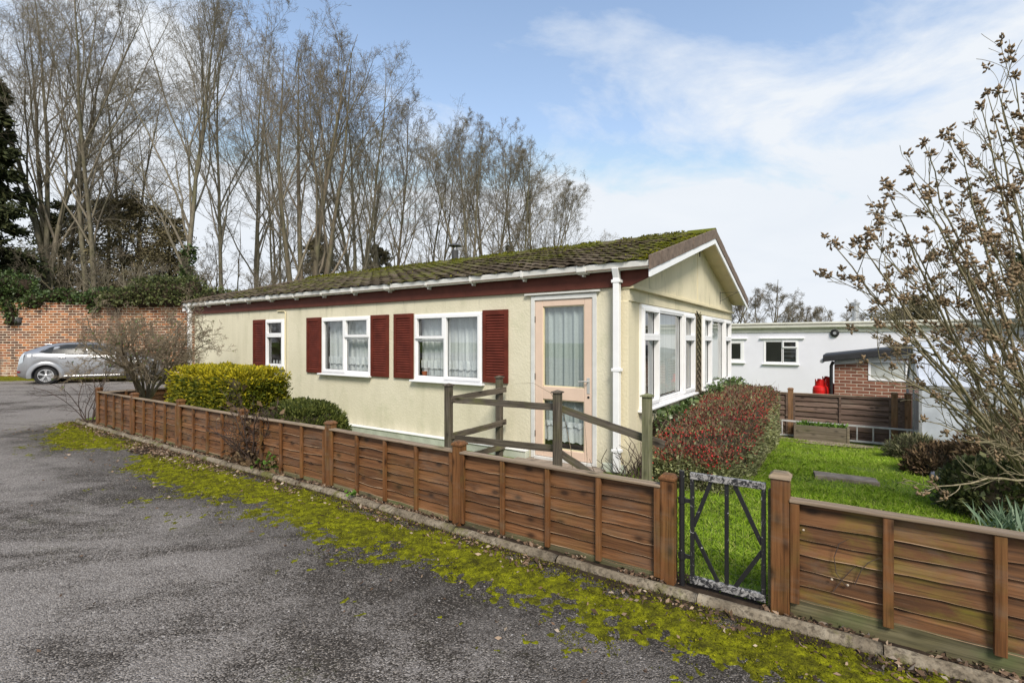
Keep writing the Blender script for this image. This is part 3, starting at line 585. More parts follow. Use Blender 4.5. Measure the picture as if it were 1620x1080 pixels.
# shingle patch before the raised bed
q=sight(1290,700); aa,tt=lot(q[0],q[1])
me_v=[];n=40
for j in range(n):
    th=2*math.pi*j/n; rr_=1+.35*(float(vnoise(j*.55,2.))-.5)
    A=float(aa)-.35+1.75*math.cos(th)*rr_; T_=5.65+.42*math.sin(th)*rr_; w=W(A,T_); me_v.append((w[0],w[1],float(G(w[0],w[1]))+.012))
me=bpy.data.meshes.new('gravel_patch'); me.from_pydata(me_v,[],[tuple(range(n))]); me.update(); tag(linkmesh('gravel_patch',me,M['shingle']),kind='structure')
# ------------------------------------------------------------ fences
def board(L_,z0,z1,y0,seed,tilt=.016,th=.010,n=30,amp=.007,x0=0):
    vs=[]; rs=np.linspace(x0,x0+L_,n)
    for j,xv in enumerate(rs):
        w=(float(vnoise(xv*3.1+seed*7.7,seed*1.3))-.5)*2*amp+(float(vnoise(xv*11+seed,2.2))-.5)*amp
        lip=.0004+.011*max(0,float(vnoise(xv*2.9+seed*3.1,seed*.7+9))-.5)
        vs+=[(xv,y0-tilt-th,z0+w),(xv,y0-tilt-th+.001,z0+w+lip),(xv,y0-th,z1),(xv,y0,z1),(xv,y0-tilt,z0+w)]
    fs=[(5*j+q,5*j+(q+1)%5,5*(j+1)+(q+1)%5,5*(j+1)+q) for j in range(n-1) for q in range(5)]+[(0,1,2,3,4)[::-1],tuple(5*(n-1)+q for q in range(5))]
    return vs,fs
def panel(root,p,q,zb,zt,nb,mats,seed,nbat=5,post=.045,gz=None,cap=True,batw=.038,tilt=.021):
    """overlap panel between two post centres; local x runs from p to q, boards face local -y"""
    L_=math.dist(p[:2],q[:2])-2*post; rz=math.atan2(q[1]-p[1],q[0]-p[0]); slope=math.atan2((q[2]-p[2]) if len(p)>2 else 0,L_)
    mb=MB(); hb=(zt-zb-.02)/nb*1.0
    for j in range(nb): mb.add(*board(L_,zb+j*hb-.012,zb+(j+1)*hb+.012,.012,seed*9+j,amp=.009,tilt=tilt))
    o=mb.build('panel',[M[mats[0]],M['waney']],root); rx=root.location
    nf=29*5+2; o.data.polygons.foreach_set('material_index',[1 if (i%nf)<145 and (i%nf)%5==0 else 0 for i in range(len(o.data.polygons))])
    o.location=(p[0]+math.cos(rz)*post-rx[0],p[1]+math.sin(rz)*post-rx[1],(p[2] if len(p)>2 else 0)-rx[2]); o.rotation_euler=(0,-slope,rz)
    for j in range(nbat):
        xc=batw/2+(L_-batw)*j/(nbat-1); b=MB().box(xc-batw/2,xc+batw/2,-.046,-.020,zb-.028,zt-.002).build('batten',M[mats[1]],o,.003)
    if cap:
        MB().box(0,L_,-.042,-.018,zt-.036,zt-.001).build('top_rail',M[mats[0]],o,.003) if nbat<4 else None
        MB().box(-.004,L_+.004,-.052,.026,zt,zt+.016).build('cap_rail',M[mats[2]],o,.004)
    if gz is not None: MB().add(*board(L_,gz,zb-.006,.004,seed+50,tilt=.0,th=.022,amp=.0)).build('gravel_board',M['gravel'],o,.002)
    return o
def fpost(root,p,zb,zt,m_='fence_v',w=.09,rz=TH,cap=True,capm=None):
    mb=MB(); h=w/2; o=mb.box(-h,h,-h,h,zb,zt).build('post',M[m_],root,.006); rx=root.location
    o.location=(p[0]-rx[0],p[1]-rx[1],(p[2] if len(p)>2 else 0)-rx[2]); o.rotation_euler=(0,0,rz)
    if cap:
        c=h+.008; mb=MB(); mb.box(-c,c,-c,c,zt,zt+.014); k=h-.012
        mb.add([(-c,-c,zt+.014),(c,-c,zt+.014),(c,c,zt+.014),(-c,c,zt+.014),(-k,-k,zt+.034),(k,-k,zt+.034),(k,k,zt+.034),(-k,k,zt+.034)],[(0,1,5,4),(1,2,6,5),(2,3,7,6),(3,0,4,7),(4,5,6,7)])
        mb.build('post_cap',M[capm or m_],o,.002)
    return o
f=thing('wooden_fence','long low brown overlap panel fence running left of the metal gate','fence',(*POSTS[-1],0))
for j,p in enumerate(POSTS): fpost(f,p,-.25,.668+.004*((j*7)%3),w=.088)
for j in range(len(POSTS)-1): panel(f,POSTS[j],POSTS[j+1],.065,.615,6,('fence_h','fence_v','cap_rail'),j+1,gz=-.06)
f=thing('wooden_fence','brown overlap panel fence with green algae stains right of the metal gate','fence',(*P0r,0))
for j,p in enumerate(POSTR): fpost(f,p,-.25,.775 if j==0 else .70,w=.094,capm='cap_rail' if j==0 else None)
for j in range(2): panel(f,POSTR[j],POSTR[j+1],.125,.655,6,('fence_h_algae','fence_v','cap_rail'),j+21,gz=-.08,post=.05,batw=.045)
f=thing('wooden_fence','short brown side fence closing the far left end of the garden','fence',(*POSTS[0],0))
sd=(.60,.80); q=(POSTS[0][0]+.9*1.25*sd[0],POSTS[0][1]+.9*1.25*sd[1]); q2=(POSTS[0][0]+2.3*sd[0],POSTS[0][1]+2.3*sd[1])
panel(f,POSTS[0],q,.06,.60,6,('fence_h','fence_v','cap_rail'),31,nbat=4); panel(f,q,q2,.06,.60,6,('fence_h','fence_v','cap_rail'),32,nbat=4)
fpost(f,q,-.2,.66); fpost(f,q2,-.2,.66)
# back fence: grey brown feather edge panels on a line parallel to the long wall
tb=6.45; b1=sight(1250.7,617,plane_t=tb); b2=sight(1415,627,plane_t=tb); a1_,_=lot(b1[0],b1[1]); a2_,_=lot(b2[0],b2[1]); stepb=float(a2_-a1_)
f=thing('wooden_fence','weathered grey brown panel fence across the back of the lawn','fence',(*W(float(a1_),tb)[:2],-.47))
qg=sight(1456,640,plane_t=5.2); ps=[W(float(a1_)+stepb*j,tb,-.47) for j in (-1,0,1)]+[W(float(lot(qg[0],qg[1])[0])-.06,tb,-.47)]
for p in ps: fpost(f,p,-.2,1.0,'old_v',.10)
for j in range(3): panel(f,ps[j],ps[j+1],.03,.92,8,('old_h','old_h','cap_rail'),j+41,nbat=3,gz=-.12,post=.05,tilt=.036)
# ------------------------------------------------------------ metal gate between the two front fences
gl,gr=(1.006,3.161),P0r; L_=math.dist(gl,gr); rz=math.atan2(gr[1]-gl[1],gr[0]-gl[0])
f=thing('metal_gate','low black metal gate with chipped white paint and diamond bars','gate',(*gl,0),rz)
x0,x1=.135,L_-.075; mb=MB(); MB().box(x0,x1,-.018,.016,.693,.732).build('top_bar',M['gate_white'],f,.003); MB().box(x0,x1,-.018,.016,.045,.087).build('bottom_bar',M['gate_white'],f,.003); mb.box(x0,x0+.024,-.012,.012,.085,.695); mb.box(x1-.024,x1,-.012,.012,.085,.695)
mb.build('frame',M['gate_mixed'],f,.002); xm=(x0+x1)/2; zm=.385
for nm,p,q in (('bar',(xm,0,.085),(xm,0,.695)),('brace',(x0+.02,0,.40),(xm-.09,0,.69)),('brace',(xm+.045,0,.69),(x1-.02,0,.37)),('brace',(x0+.02,0,.36),(xm-.05,0,.09)),('brace',(x1-.02,0,.33),(xm+.05,0,.09))):
    up=(0,1,0); MB().bar(p,q,.024,.012,up).build(nm,M['gate_black'],f,.001)
MB().tube([(.083,0,-.1),(.083,0,.735)],.017,10).build('hinge_post',M['gate_black'],f)
mb=MB()
for z in (.55,.2): mb.tube([(.083,-.002,z-.018),(.083,-.002,z+.018)],.023,8); mb.box(.083,x0,-.006,.006,z-.012,z+.012)
mb.build('hinge',M['gate_black'],f)
mb=MB()
for j in range(9): mb.tube([(x0+.03+j*(x1-x0-.06)/8,.014,.06),(x0+.03+j*(x1-x0-.06)/8,.014,.71)],.0006,3)
for j in range(11): mb.tube([(x0,.015,.09+j*.06),(x1,.015,.09+j*.06)],.0005,3)
mb.build('wire_mesh',M['dark_metal'],f); MB().box(x1+.012,x1+.03,-.02,.02,-.05,.70).build('latch_strip',M['gravel'],f,.002)
# ------------------------------------------------------------ grey timber hand rail by the door
f=thing('timber_handrail','weathered grey timber handrail with four posts before the front door','handrail',W(-1.82,-1.1),TH)
def lp(a,t,z): return (a+1.82,t+1.1,z)
for (a,t,zt,m_) in ((-1.82,-1.1,1.02,'grey_v'),(-1.75,-.15,1.06,'grey_v'),(-.338,-1.1,1.02,'grey_v'),(.603,-1.1,1.04,'green_v')):
    b=lp(a,t,0); h=.039; o=MB().box(b[0]-h,b[0]+h,b[1]-h,b[1]+h,-.25,zt).build('post',M[m_],f,.007)
    c=h+.012; MB().add([(b[0]-c,b[1]-c,zt),(b[0]+c,b[1]-c,zt),(b[0]+c,b[1]+c,zt),(b[0]-c,b[1]+c,zt),(b[0]-c,b[1]-c,zt+.014),(b[0]+c,b[1]-c,zt+.014),(b[0]+c,b[1]+c,zt+.014),(b[0]-c,b[1]+c,zt+.014),(b[0],b[1],zt+.032)],[(3,2,1,0),(0,1,5,4),(1,2,6,5),(2,3,7,6),(3,0,4,7),(4,5,8),(5,6,8),(6,7,8),(7,4,8)]).build('post_cap',M[m_],o)
def rail(p,q,m_='grey_h'):
    p=np.array(lp(*p)); q=np.array(lp(*q)); d=q-p; L_=np.linalg.norm(d); n=14; vs=[]
    for j in range(n+1):
        w=(float(vnoise(j*.6+p[2]*31,p[0]*3))-.5)*.008; x=L_*j/n; vs+=[(x,-.011,-.036+w),(x,.011,-.036+w),(x,.011,.036+w),(x,-.011,.036+w)]
    o=MB().add(vs,[(4*j+k,4*j+(k+1)%4,4*j+4+(k+1)%4,4*j+4+k) for j in range(n) for k in range(4)]+[(3,2,1,0),tuple(4*n+k for k in range(4))]).build('rail',M[m_],f)
    o.location=p; o.rotation_euler=(0,-math.atan2(d[2],math.hypot(d[0],d[1])),math.atan2(d[1],d[0]))
tr=-1.1+.052
rail((-1.92,tr,.845),(-.34,tr,.862)); rail((-1.92,tr,.385),(-.34,tr,.43)); rail((-.42,tr-.0,.875),(.75,tr,.60)); rail((-.40,tr,.42),(.12,tr,.18))
rail((-1.772,-1.1,.86),(-1.69,-.08,.90)); rail((-1.772,-1.1,.42),(-1.69,-.08,.46)); rail((-1.772,-1.1,.12),(-1.69,-.08,.14))
# ------------------------------------------------------------ the mobile home
H=thing('mobile_home','cream park home with maroon shutters, mossy tiled roof and glazed gable','mobile home',(*C0,0),TH)
LN,WD,RT=10.87,6.4,3.2          # length, width, ridge position across the width
def mlong(u,d,z): return (u,-d,z)          # u along the wall, d outwards
def mgab(u,d,z): return (d,u,z)
def wall(name,mp,u0,u1,z0,z1,holes,thick,m_,d=0.0,parent=None,extra=()):
    us=sorted({u0,u1,*[h[0] for h in holes],*[h[1] for h in holes],*extra}); zs=sorted({z0,z1,*[h[2] for h in holes],*[h[3] for h in holes]})
    mb=MB(mp)
    for a,b in zip(us,us[1:]):
        for c,e in zip(zs,zs[1:]):
            um,zm=(a+b)/2,(c+e)/2
            if any(h[0]<um<h[1] and h[2]<zm<h[3] for h in holes): continue
            mb.add([(a,d,c),(b,d,c),(b,d,e),(a,d,e)],[(0,1,2,3)])
            mb.add([(a,d-thick,c),(b,d-thick,c),(b,d-thick,e),(a,d-thick,e)],[(3,2,1,0)])
    for h in holes:
        a,b,c,e=h; mb.add([(a,d,c),(b,d,c),(b,d,e),(a,d,e),(a,d-thick,c),(b,d-thick,c),(b,d-thick,e),(a,d-thick,e)],[(0,1,5,4),(1,2,6,5),(2,3,7,6),(3,0,4,7)])
    a,b,c,e=u0,u1,z0,z1; mb.add([(a,d,c),(b,d,c),(b,d,e),(a,d,e),(a,d-thick,c),(b,d-thick,c),(b,d-thick,e),(a,d-thick,e)],[(0,1,5,4),(1,2,6,5),(2,3,7,6),(3,0,4,7)])
    return mb.build(name,M[m_],parent or H)
WL=[(-7.74,-7.08,1.03,1.995),(-5.86,-4.53,.975,1.985),(-3.49,-2.15,.955,1.975)]
DOOR=(-1.33,-.39,.02,2.145)
GW=[(.39,3.03,.70,2.015),(3.60,6.21,.70,2.015)]
wall('wall',mlong,-LN,0,-.05,2.45,WL+[DOOR],.09,'render')
wall('gable_wall',mgab,.0912,WD-.0912,-.55,2.03,GW,.09,'render_gable')
wall('gable_band',mgab,-.004,WD,2.03,2.2,[],.085,'render_gable',d=.022)
MB(mgab).box(-.012,.10,-.0895,.012,-.35,2.03).box(WD-.09,WD+.01,-.0895,.012,-.5,2.03).build('corner_board',M['render_gable'],H,.006)
MB().box(-LN,-LN+.09,.0912,WD,-.3,2.45).build('wall',M['render'],H); MB().box(-LN,-.1,WD-.09,WD,-.5,2.45).build('wall',M['render'],H)
MB().box(-LN+.1,-.1,.10,WD-.10,-.02,0.0).box(-LN+.1,-.1,.10,WD-.10,2.40,2.42).build('floor_and_ceiling',M['interior'],H)
MB().box(-1.9,-1.86,.12,WD-.12,0,2.39).box(-4.1,-4.06,.12,WD-.12,0,2.39).box(-LN+.2,-4.2,2.6,2.64,0,2.39).build('inner_wall',M['interior'],H)
# pediment, trim
zr,ze=3.30,2.2; half=RT
ped=[(0,ze),(WD,ze),(WD,2.34),(RT,zr),(0,2.34)]
mb=MB(); n=len(ped); mb.add([(.035,u,z) for u,z in ped]+[(-.05,u,z) for u,z in ped],[tuple(range(n)),tuple(range(n,2*n))[::-1]]+[(i,n+i,n+(i+1)%n,(i+1)%n) for i in range(n)])
mb.build('pediment',M['render_gable'],H)
MB().box(-.06,.075,-.02,WD+.02,2.172,2.215).build('trim_rail',M['cream_trim'],H,.004)
MB().box(.034,.040,RT-.012,RT+.012,2.22,3.18).build('joint_strip',M['cream_trim'],H)
MB().box(.034,.043,RT-.17,RT-.12,3.02,3.11).box(.034,.043,RT+.12,RT+.17,3.02,3.11).build('vent',M['dark_metal'],H)
# trellis strip between the gable windows
o=MB().box(.0,.012,3.14,3.49,-.3,2.03).build('lattice_board',M['bark_brown'],H); mb=MB()
for j in range(17):
    z=-.1+j*.125; mb.bar((.022,3.16,z),(.022,3.47,z+.17),.006,.018,(1,0,0)); mb.bar((.03,3.47,z),(.03,3.16,z+.17),.006,.018,(1,0,0))
mb.box(.012,.035,3.14,3.165,-.3,2.02); mb.box(.012,.035,3.465,3.49,-.3,2.02); mb.build('lath',M['bark_brown'],o)
# wire bracket on the pediment
mb=MB(); mb.tube([(.045,5.02,2.30),(.045,5.02,2.55)],.005,5); mb.tube([(.045,5.02,2.53),(.40,5.06,2.53)],.004,5); mb.tube([(.045,5.02,2.36),(.36,5.06,2.53)],.004,5)
mb.build('wire_bracket',M['dark_metal'],H)
# maroon board under the gutter
def redboard(name,t0,t1):
    zb,zt=2.195,2.462; vs=[]
    poly=[(-LN-.12,zb),(.035,zb),(.296,2.302),(.296,zt),(-LN-.12,zt)]
    k=len(poly); MB().add([(a,t0,z) for a,z in poly]+[(a,t1,z) for a,z in poly],[tuple(range(k)),tuple(range(k,2*k))[::-1]]+[(i,k+i,k+(i+1)%k,(i+1)%k) for i in range(k)]).build(name,M['maroon'],H,.003)
redboard('eaves_board',-.035,-.0035); MB().box(-LN-.1,.0,WD+.0035,WD+.035,2.195,2.46).build('eaves_board',M['maroon'],H,.003)
# roof: two pitched slabs, individually laid tiles, verge and barge boards
ZE,ZR=2.475,3.395; TE=-.15
sl_=math.atan2(ZR-ZE,RT-TE); SLn=math.hypot(ZR-ZE,RT-TE); A0,A1=-11.12,.30
roof=MB()
for sgn in (1,-1):
    tt=lambda t:(t if sgn>0 else 2*RT-t)
    roof.add([(A0,tt(TE),ZE-.03),(A1,tt(TE),ZE-.03),(A1,tt(RT),ZR-.03),(A0,tt(RT),ZR-.03),(A0,tt(TE),ZE-.085),(A1,tt(TE),ZE-.085),(A1,tt(RT),ZR-.085),(A0,tt(RT),ZR-.085)],[(0,1,2,3),(7,6,5,4),(0,4,5,1),(1,5,6,2),(2,6,7,3),(3,7,4,0)])
roof=roof.build('roof',M['verge'],H)
r=np.random.default_rng(5)
NR,NC=15,44; ex=(SLn+.02)/NR; tw=(A1-A0)/NC; pu=np.array([0,.12,.3,.5,.7,.88,1.]); pz=np.array([.0,.018,.027,.018,.003,.0,.004])
for sgn in (1,-1):
    Vs=[];Fs=[];n=0
    for i in range(NR):
        for j in range(NC):
            a=A0+j*tw+(i%2)*tw*0.5*0+r.normal(0,.003); s0=i*ex-.03+r.normal(0,.006); s1=(i+1)*ex+.02; lift=.038+r.normal(0,.004); tl=r.normal(0,.003)
            pts=[]
            for (s,h) in ((s0+.05,lift*.40),(s0,lift*.60),(s0+.010,lift),(s1,.002)):
                for q in range(7):
                    hh=h+pz[q]+tl*(pu[q]-.5)+ (.003*r.normal() if h>0 else 0)
                    pts.append((a+pu[q]*tw*.985,s+.006*math.sin(pu[q]*3.1),hh))
            Vs+=pts
            for b in range(3):
                for q in range(6): Fs.append((n+b*7+q,n+b*7+q+1,n+b*7+8+q,n+b*7+7+q))
            n+=28
    Vs=np.array(Vs); s,h=Vs[:,1],Vs[:,2]; t=TE+s*math.cos(sl_)-h*math.sin(sl_); z=ZE-.03+s*math.sin(sl_)+h*math.cos(sl_)
    if sgn<0: t=2*RT-t
    npmesh('roof_tiles',np.stack([Vs[:,0],t,z],1),np.array(Fs),M['rooftile'],roof)
mb=MB()
for j in range(26):
    a=A0+j*.44; vs=[]; aa=min(a+.45,A1+.03)
    for x in (a,aa):
        for th in np.linspace(-1.25,1.25,7): vs.append((x,RT+.125*math.sin(th),ZR-.055+.115*math.cos(th)+(.008 if x==a else 0)+.004*math.sin(j*2.3)))
    mb.add(vs,[(k,k+1,k+8,k+7) for k in range(6)]+[tuple(range(7)),tuple(range(7,14))[::-1]])
mb.build('ridge_tiles',M['rooftile'],roof)
# moss cushions along the verge, the ridge and in the tile courses
n=9000; s=r.random(n)*SLn; a=np.where(r.random(n)<.35,A1-.02-.30*r.random(n)**1.7,A0+(A1-A0)*r.random(n)**.62); k=fbm(a*1.2,s*1.2,4)*.6+fbm(a*6,s*6,4)*.4+.16*(a>-.15); ok=(k>.60)|((a>.02)&(r.random(n)<.8)); a,s=a[ok],s[ok]
s=np.floor(s/ex)*ex+np.abs(r.normal(0,.035,len(s)))-.01; h=.022+.022*r.random(len(s)); t=TE+s*math.cos(sl_)-h*math.sin(sl_); z=ZE-.03+s*math.sin(sl_)+h*math.cos(sl_)
o=npmesh('moss',*leaves(np.stack([a,t,z],1),np.stack([r.normal(0,.7,len(a)),r.normal(-.2,.5,len(a)),np.ones(len(a))*.8],1),.020,.9,r),M['moss_leaf'],roof)
a=A0+(A1-A0)*r.random(5000); ok=fbm(a*2.5,a*0,8)>.42; a=a[ok]; th=r.uniform(-1.2,.9,len(a))
npmesh('moss',*leaves(np.stack([a,RT+.128*np.sin(th),ZR-.055+.118*np.cos(th)],1),np.stack([r.normal(0,.5,len(a)),np.sin(th)*.6,np.cos(th)],1),.024,.9,r),M['moss_leaf'],roof)
for i_,x in enumerate((A1+.005,A0-.032)):
    for sgn in (1,-1):
        mb=MB(); mw=MB(); nseg=9
        for j in range(nseg):
            s0,s1=j*SLn/nseg-(.02 if j==0 else 0),(j+1)*SLn/nseg-.004
            P=lambda s,h:(TE+s*math.cos(sl_)-h*math.sin(sl_)*0,ZE+s*math.sin(sl_)+h)
            vs=[]
            for xx in (x,x+.028+.003*(j%2)):
                for (s,h) in ((s0,-.115),(s1,-.115),(s1,.045),(s0,.045)):
                    t_,z_=P(s,h); vs.append((xx,t_ if sgn>0 else 2*RT-t_,z_))
            mb.add(vs,[(0,1,2,3),(7,6,5,4),(0,4,5,1),(1,5,6,2),(2,6,7,3),(3,7,4,0)])
        mb.build('verge_strip',M['verge'],roof,.003)
        vs=[]
        for xx in (x-.004,x+.018):
            for (s,h) in ((-.0,-.20),(SLn,-.20),(SLn,-.1165),(-.0,-.1165)):
                t_=TE+s*math.cos(sl_); z_=ZE+s*math.sin(sl_)+h; vs.append((xx,t_ if sgn>0 else 2*RT-t_,z_))
        mw.add(vs,[(0,1,2,3),(7,6,5,4),(0,4,5,1),(1,5,6,2),(2,6,7,3),(3,7,4,0)]).build('barge_board',M['upvc'],roof)
for sgn in (1,-1):    # soffit under the gable overhang
    tt=lambda t:(t if sgn>0 else 2*RT-t); vs=[]
    for xx in (.036,A1+.0005):
        for (s,h) in ((.17,-.165),(SLn,-.165),(SLn,-.14),(.17,-.14)): vs.append((xx,tt(TE+s*math.cos(sl_)),ZE+s*math.sin(sl_)+h))
    MB().add(vs,[(0,1,2,3),(7,6,5,4),(0,4,5,1),(1,5,6,2),(2,6,7,3),(3,7,4,0)]).build('soffit',M['cream_trim'],roof)
# flue behind the ridge
fp=sight(720,405,plane_t=3.75); fa,_=lot(fp[0],fp[1]); fa=float(fa); zt=sight(720,385,plane_t=3.75)[2]
mb=MB(); mb.lathe([(.085,3.0),(.085,zt-.18),(.07,zt-.17)],(fa,3.75,0),16); fl=mb.build('flue',M['dark_metal'],roof,smooth=False)
mb=MB(); 
for k in range(4): mb.box(fa+.06*math.cos(k*1.57)-.006,fa+.06*math.cos(k*1.57)+.006,3.75+.06*math.sin(k*1.57)-.006,3.75+.06*math.sin(k*1.57)+.006,zt-.18,zt-.07)
mb.lathe([(.165,zt-.07),(.15,zt-.045),(.05,zt-.01),(.01,zt)],(fa,3.75,0),18).build('cowl',M['dark_metal'],fl)
# gutters and down pipes
def gut(t0,sg):
    mb=MB(); prof=[(a*1.0,b*.98) for a,b in [(0,0),(-.008,-.045),(-.035,-.078),(-.075,-.082),(-.105,-.055),(-.114,0),(-.122,.004),(-.122,-.012),(-.112,-.062),(-.078,-.090),(-.033,-.086),(0,-.05)]]
    mb.prism([(t0+sg*p[0],ZE-.012+p[1]) for p in prof],'x',A0-.04,A1+.03)
    g=mb.build('gutter',M['gutter_white'],roof,.002)
    if sg>0:
        for j in range(13):
            a=-10.85+j*.86; m2=MB(); pr=[(p[0]*1.07+.0,p[1]*1.1-.001) for p in prof[6:]]
            m2.prism([(t0+p[0],ZE-.012+p[1]) for p in [(.0,-.098),(-.03,-.098),(-.085,-.097),(-.125,-.07),(-.131,.008),(-.124,.009),(-.119,-.012),(-.112,-.06),(-.080,-.090),(-.034,-.086),(0,-.05)]],'x',a-.016 if j%4 else a-.06,a+.016 if j%4 else a+.06)
            m2.box(a-.010,a+.010,t0-.07,t0,ZE-.135,ZE-.112); m2.build('gutter_bracket',M['gutter_white'],g)
gut(-.038,1)
def pipe(a,t,z0,bend=True):
    h=.037; mb=MB(); mb.box(a-h,a+h,t-.022-h,t-.022+h,z0,2.30); mb.add([(a-h,t-.022-h,2.30),(a+h,t-.022-h,2.30),(a+h,t-.022+h,2.30),(a-h,t-.022+h,2.30),(a-h*1.1,t-.06-h,2.405),(a+h*1.1,t-.06-h,2.405),(a+h*1.1,t-.06+h,2.405),(a-h*1.1,t-.06+h,2.405)],[(0,1,5,4),(1,2,6,5),(2,3,7,6),(3,0,4,7),(4,5,6,7)])
    o=mb.build('down_pipe',M['upvc'],roof,.006); h+=.006
    mb=MB()
    for z in (2.24,1.2,.25): mb.box(a-h-.012,a+h+.012,t-.022-h,t+.03,z,z+.035)
    mb.build('pipe_clip',M['upvc'],o,.003)
pipe(-.10,-.065,.02); pipe(-LN-.06,-.065,.0)
# skirt ledge along the foot of the long wall
MB().box(-LN+.05,-1.36,-.10,-.002,-.05,.10).build('skirt',M['skirt'],H,.006); MB().box(-LN+.05,-1.36,-.115,-.003,.101,.118).build('skirt_trim',M['upvc'],H,.003)
MB().box(-.30,-.01,-.06,-.002,-.05,.09).build('skirt',M['skirt'],H,.006)
# thin cream pipe beside the small window
MB().tube([(-7.0,-.03,.1),(-7.0,-.03,2.10),(-7.01,-.028,2.13),(-7.06,-.02,2.15),(-7.30,-.02,2.155)],.011,8).build('cable_pipe',M['cream_trim'],H)
def sheet(name,mp,u0,u1,z0,z1,d,amp,freq,m_,parent,seed,lace=False,n=None):
    n=n or max(30,int((u1-u0)*160)); U=np.linspace(u0,u1,n); nz=9 if not lace else 5; Vs=[]
    for zi in range(nz):
        f=zi/(nz-1); am=amp*(.55+.45*(1-f))
        for u in U:
            w=am*(math.sin(u*freq+seed)+.55*math.sin(u*freq*1.73+seed*2.1+f*.8))
            z=z1+(z0-z1)*(1-f) if True else 0
            if zi==0: z=z0+(.022*abs(math.sin(u*26+seed)) if lace else 0)
            Vs.append(mp(u,d+w,z))
    F=[(j*n+k,j*n+k+1,(j+1)*n+k+1,(j+1)*n+k) for j in range(nz-1) for k in range(n-1)]
    return npmesh(name,np.array(Vs),np.array(F),M[m_],parent,True)
def window(mp,u0,u1,z0,z1,lights,d=.012,sill=True,fr=.05,label=None,flip=False):
    """lights: (u0,u1,z0,z1,opens) in fractions of the opening"""
    mb=MB(mp,flip); mb.box(u0,u1,-.05,d,z0,z0+fr*.8); mb.box(u0,u1,-.05,d,z1-fr*.8,z1); mb.box(u0,u0+fr*.8,-.05,d,z0+fr*.8,z1-fr*.8); mb.box(u1-fr*.8,u1,-.05,d,z0+fr*.8,z1-fr*.8)
    pan=[]
    iu0,iu1,iz0,iz1=u0+fr*.8,u1-fr*.8,z0+fr*.8,z1-fr*.8
    for (a,b,c,e,op) in lights:
        A,B=iu0+(iu1-iu0)*a,iu0+(iu1-iu0)*b; Cc,E=iz0+(iz1-iz0)*c,iz0+(iz1-iz0)*e; g=.002
        if a>0: A+=.008
        if b<1: B-=.008
        if c>0: Cc+=.006
        if e<1: E-=.006
        w=.044 if op else .024; dd=d+(.020 if op else -.008); A-=.012*op;B+=.012*op;Cc-=.012*op;E+=.012*op
        mb.box(A,B,-.045,dd,Cc,Cc+w); mb.box(A,B,-.045,dd,E-w,E); mb.box(A,A+w,-.045,dd-.0005,Cc+w,E-w); mb.box(B-w,B,-.045,dd-.0005,Cc+w,E-w)
        pan.append((A+w-.004,B-w+.004,Cc+w-.004,E-w+.004))
    o=mb.build('window',M['upvc'],H,.005)
    if label: o['label']=label
    # dark gaskets and glass
    gk=MB(mp,flip); gp=MB(mp,flip)
    for (A,B,Cc,E) in pan:
        k=.009; gk.box(A,B,-.03,-.018,Cc,Cc+k).box(A,B,-.03,-.018,E-k,E).box(A,A+k,-.03,-.018,Cc+k,E-k).box(B-k,B,-.03,-.018,Cc+k,E-k); gp.add([(A,-.024,Cc),(B,-.024,Cc),(B,-.024,E),(A,-.024,E)],[(0,1,2,3)])
    gk.build('gasket',M['black_plastic'],o); gp.build('pane',M['glass'],o)
    if sill: MB(mp,flip).box(u0-.045,u1+.045,-.01,.085,z0-.032,z0-.003).build('sill',M['upvc'],o,.008)
    return o
def backing(u0,u1,z0,z1,mp,d,parent,m_='interior'):
    MB(mp).box(u0,u1,d-.02,d,z0,z1).build('dark_room',M[m_],parent)
# long wall windows
w1=window(mlong,*WL[0],[(0,1,.69,1,1),(0,1,0,.68,1)],label='narrow window with a small top light and one shutter')
w2=window(mlong,*WL[1],[(0,.5,0,1,1),(.5,1,.66,1,1),(.5,1,0,.65,0)],label='window with tall casement on its left and one shutter each side')
w3=window(mlong,*WL[2],[(0,.47,.64,1,1),(0,.47,0,.63,0),(.47,1,0,1,1)],label='window with tall casement on its right, beside the door')
for o,(a,b,c,e),sd_ in ((w2,WL[1],1.),(w3,WL[2],2.4)):
    m_=(a+b)/2
    sheet('net_curtain',mlong,a+.03,b-.03,c+.04+.02,e-.03,-.135,.014,52,'lace',o,sd_); sheet('lace_hem',mlong,a+.03,b-.03,c+.16,c+.30,-.112,.016,50,'lace',o,sd_,True)
    sheet('curtain',mlong,a+.02,a+.30,c+.03,e-.02,-.185,.022,40,'drape',o,sd_+2); sheet('curtain',mlong,b-.30,b-.02,c+.03,e-.02,-.185,.022,40,'drape',o,sd_+3)
MB(mlong).box(-7.70,-7.12,-.4,-.39,1.6,1.98).build('blind',M['blind'],w1)
MB(mlong).lathe([(.03,0),(.045,.08)],(-3.36,-.085,1.0),12).build('plant_pot',M['terracotta'],w3)
mb=MB(mlong); [mb.lathe([(.012,0),(.02,.03),(.012,.09)],(-7.6+.11*k,-.09,1.08),8) for k in range(4)]; mb.build('ornament',M['alu'],w1)
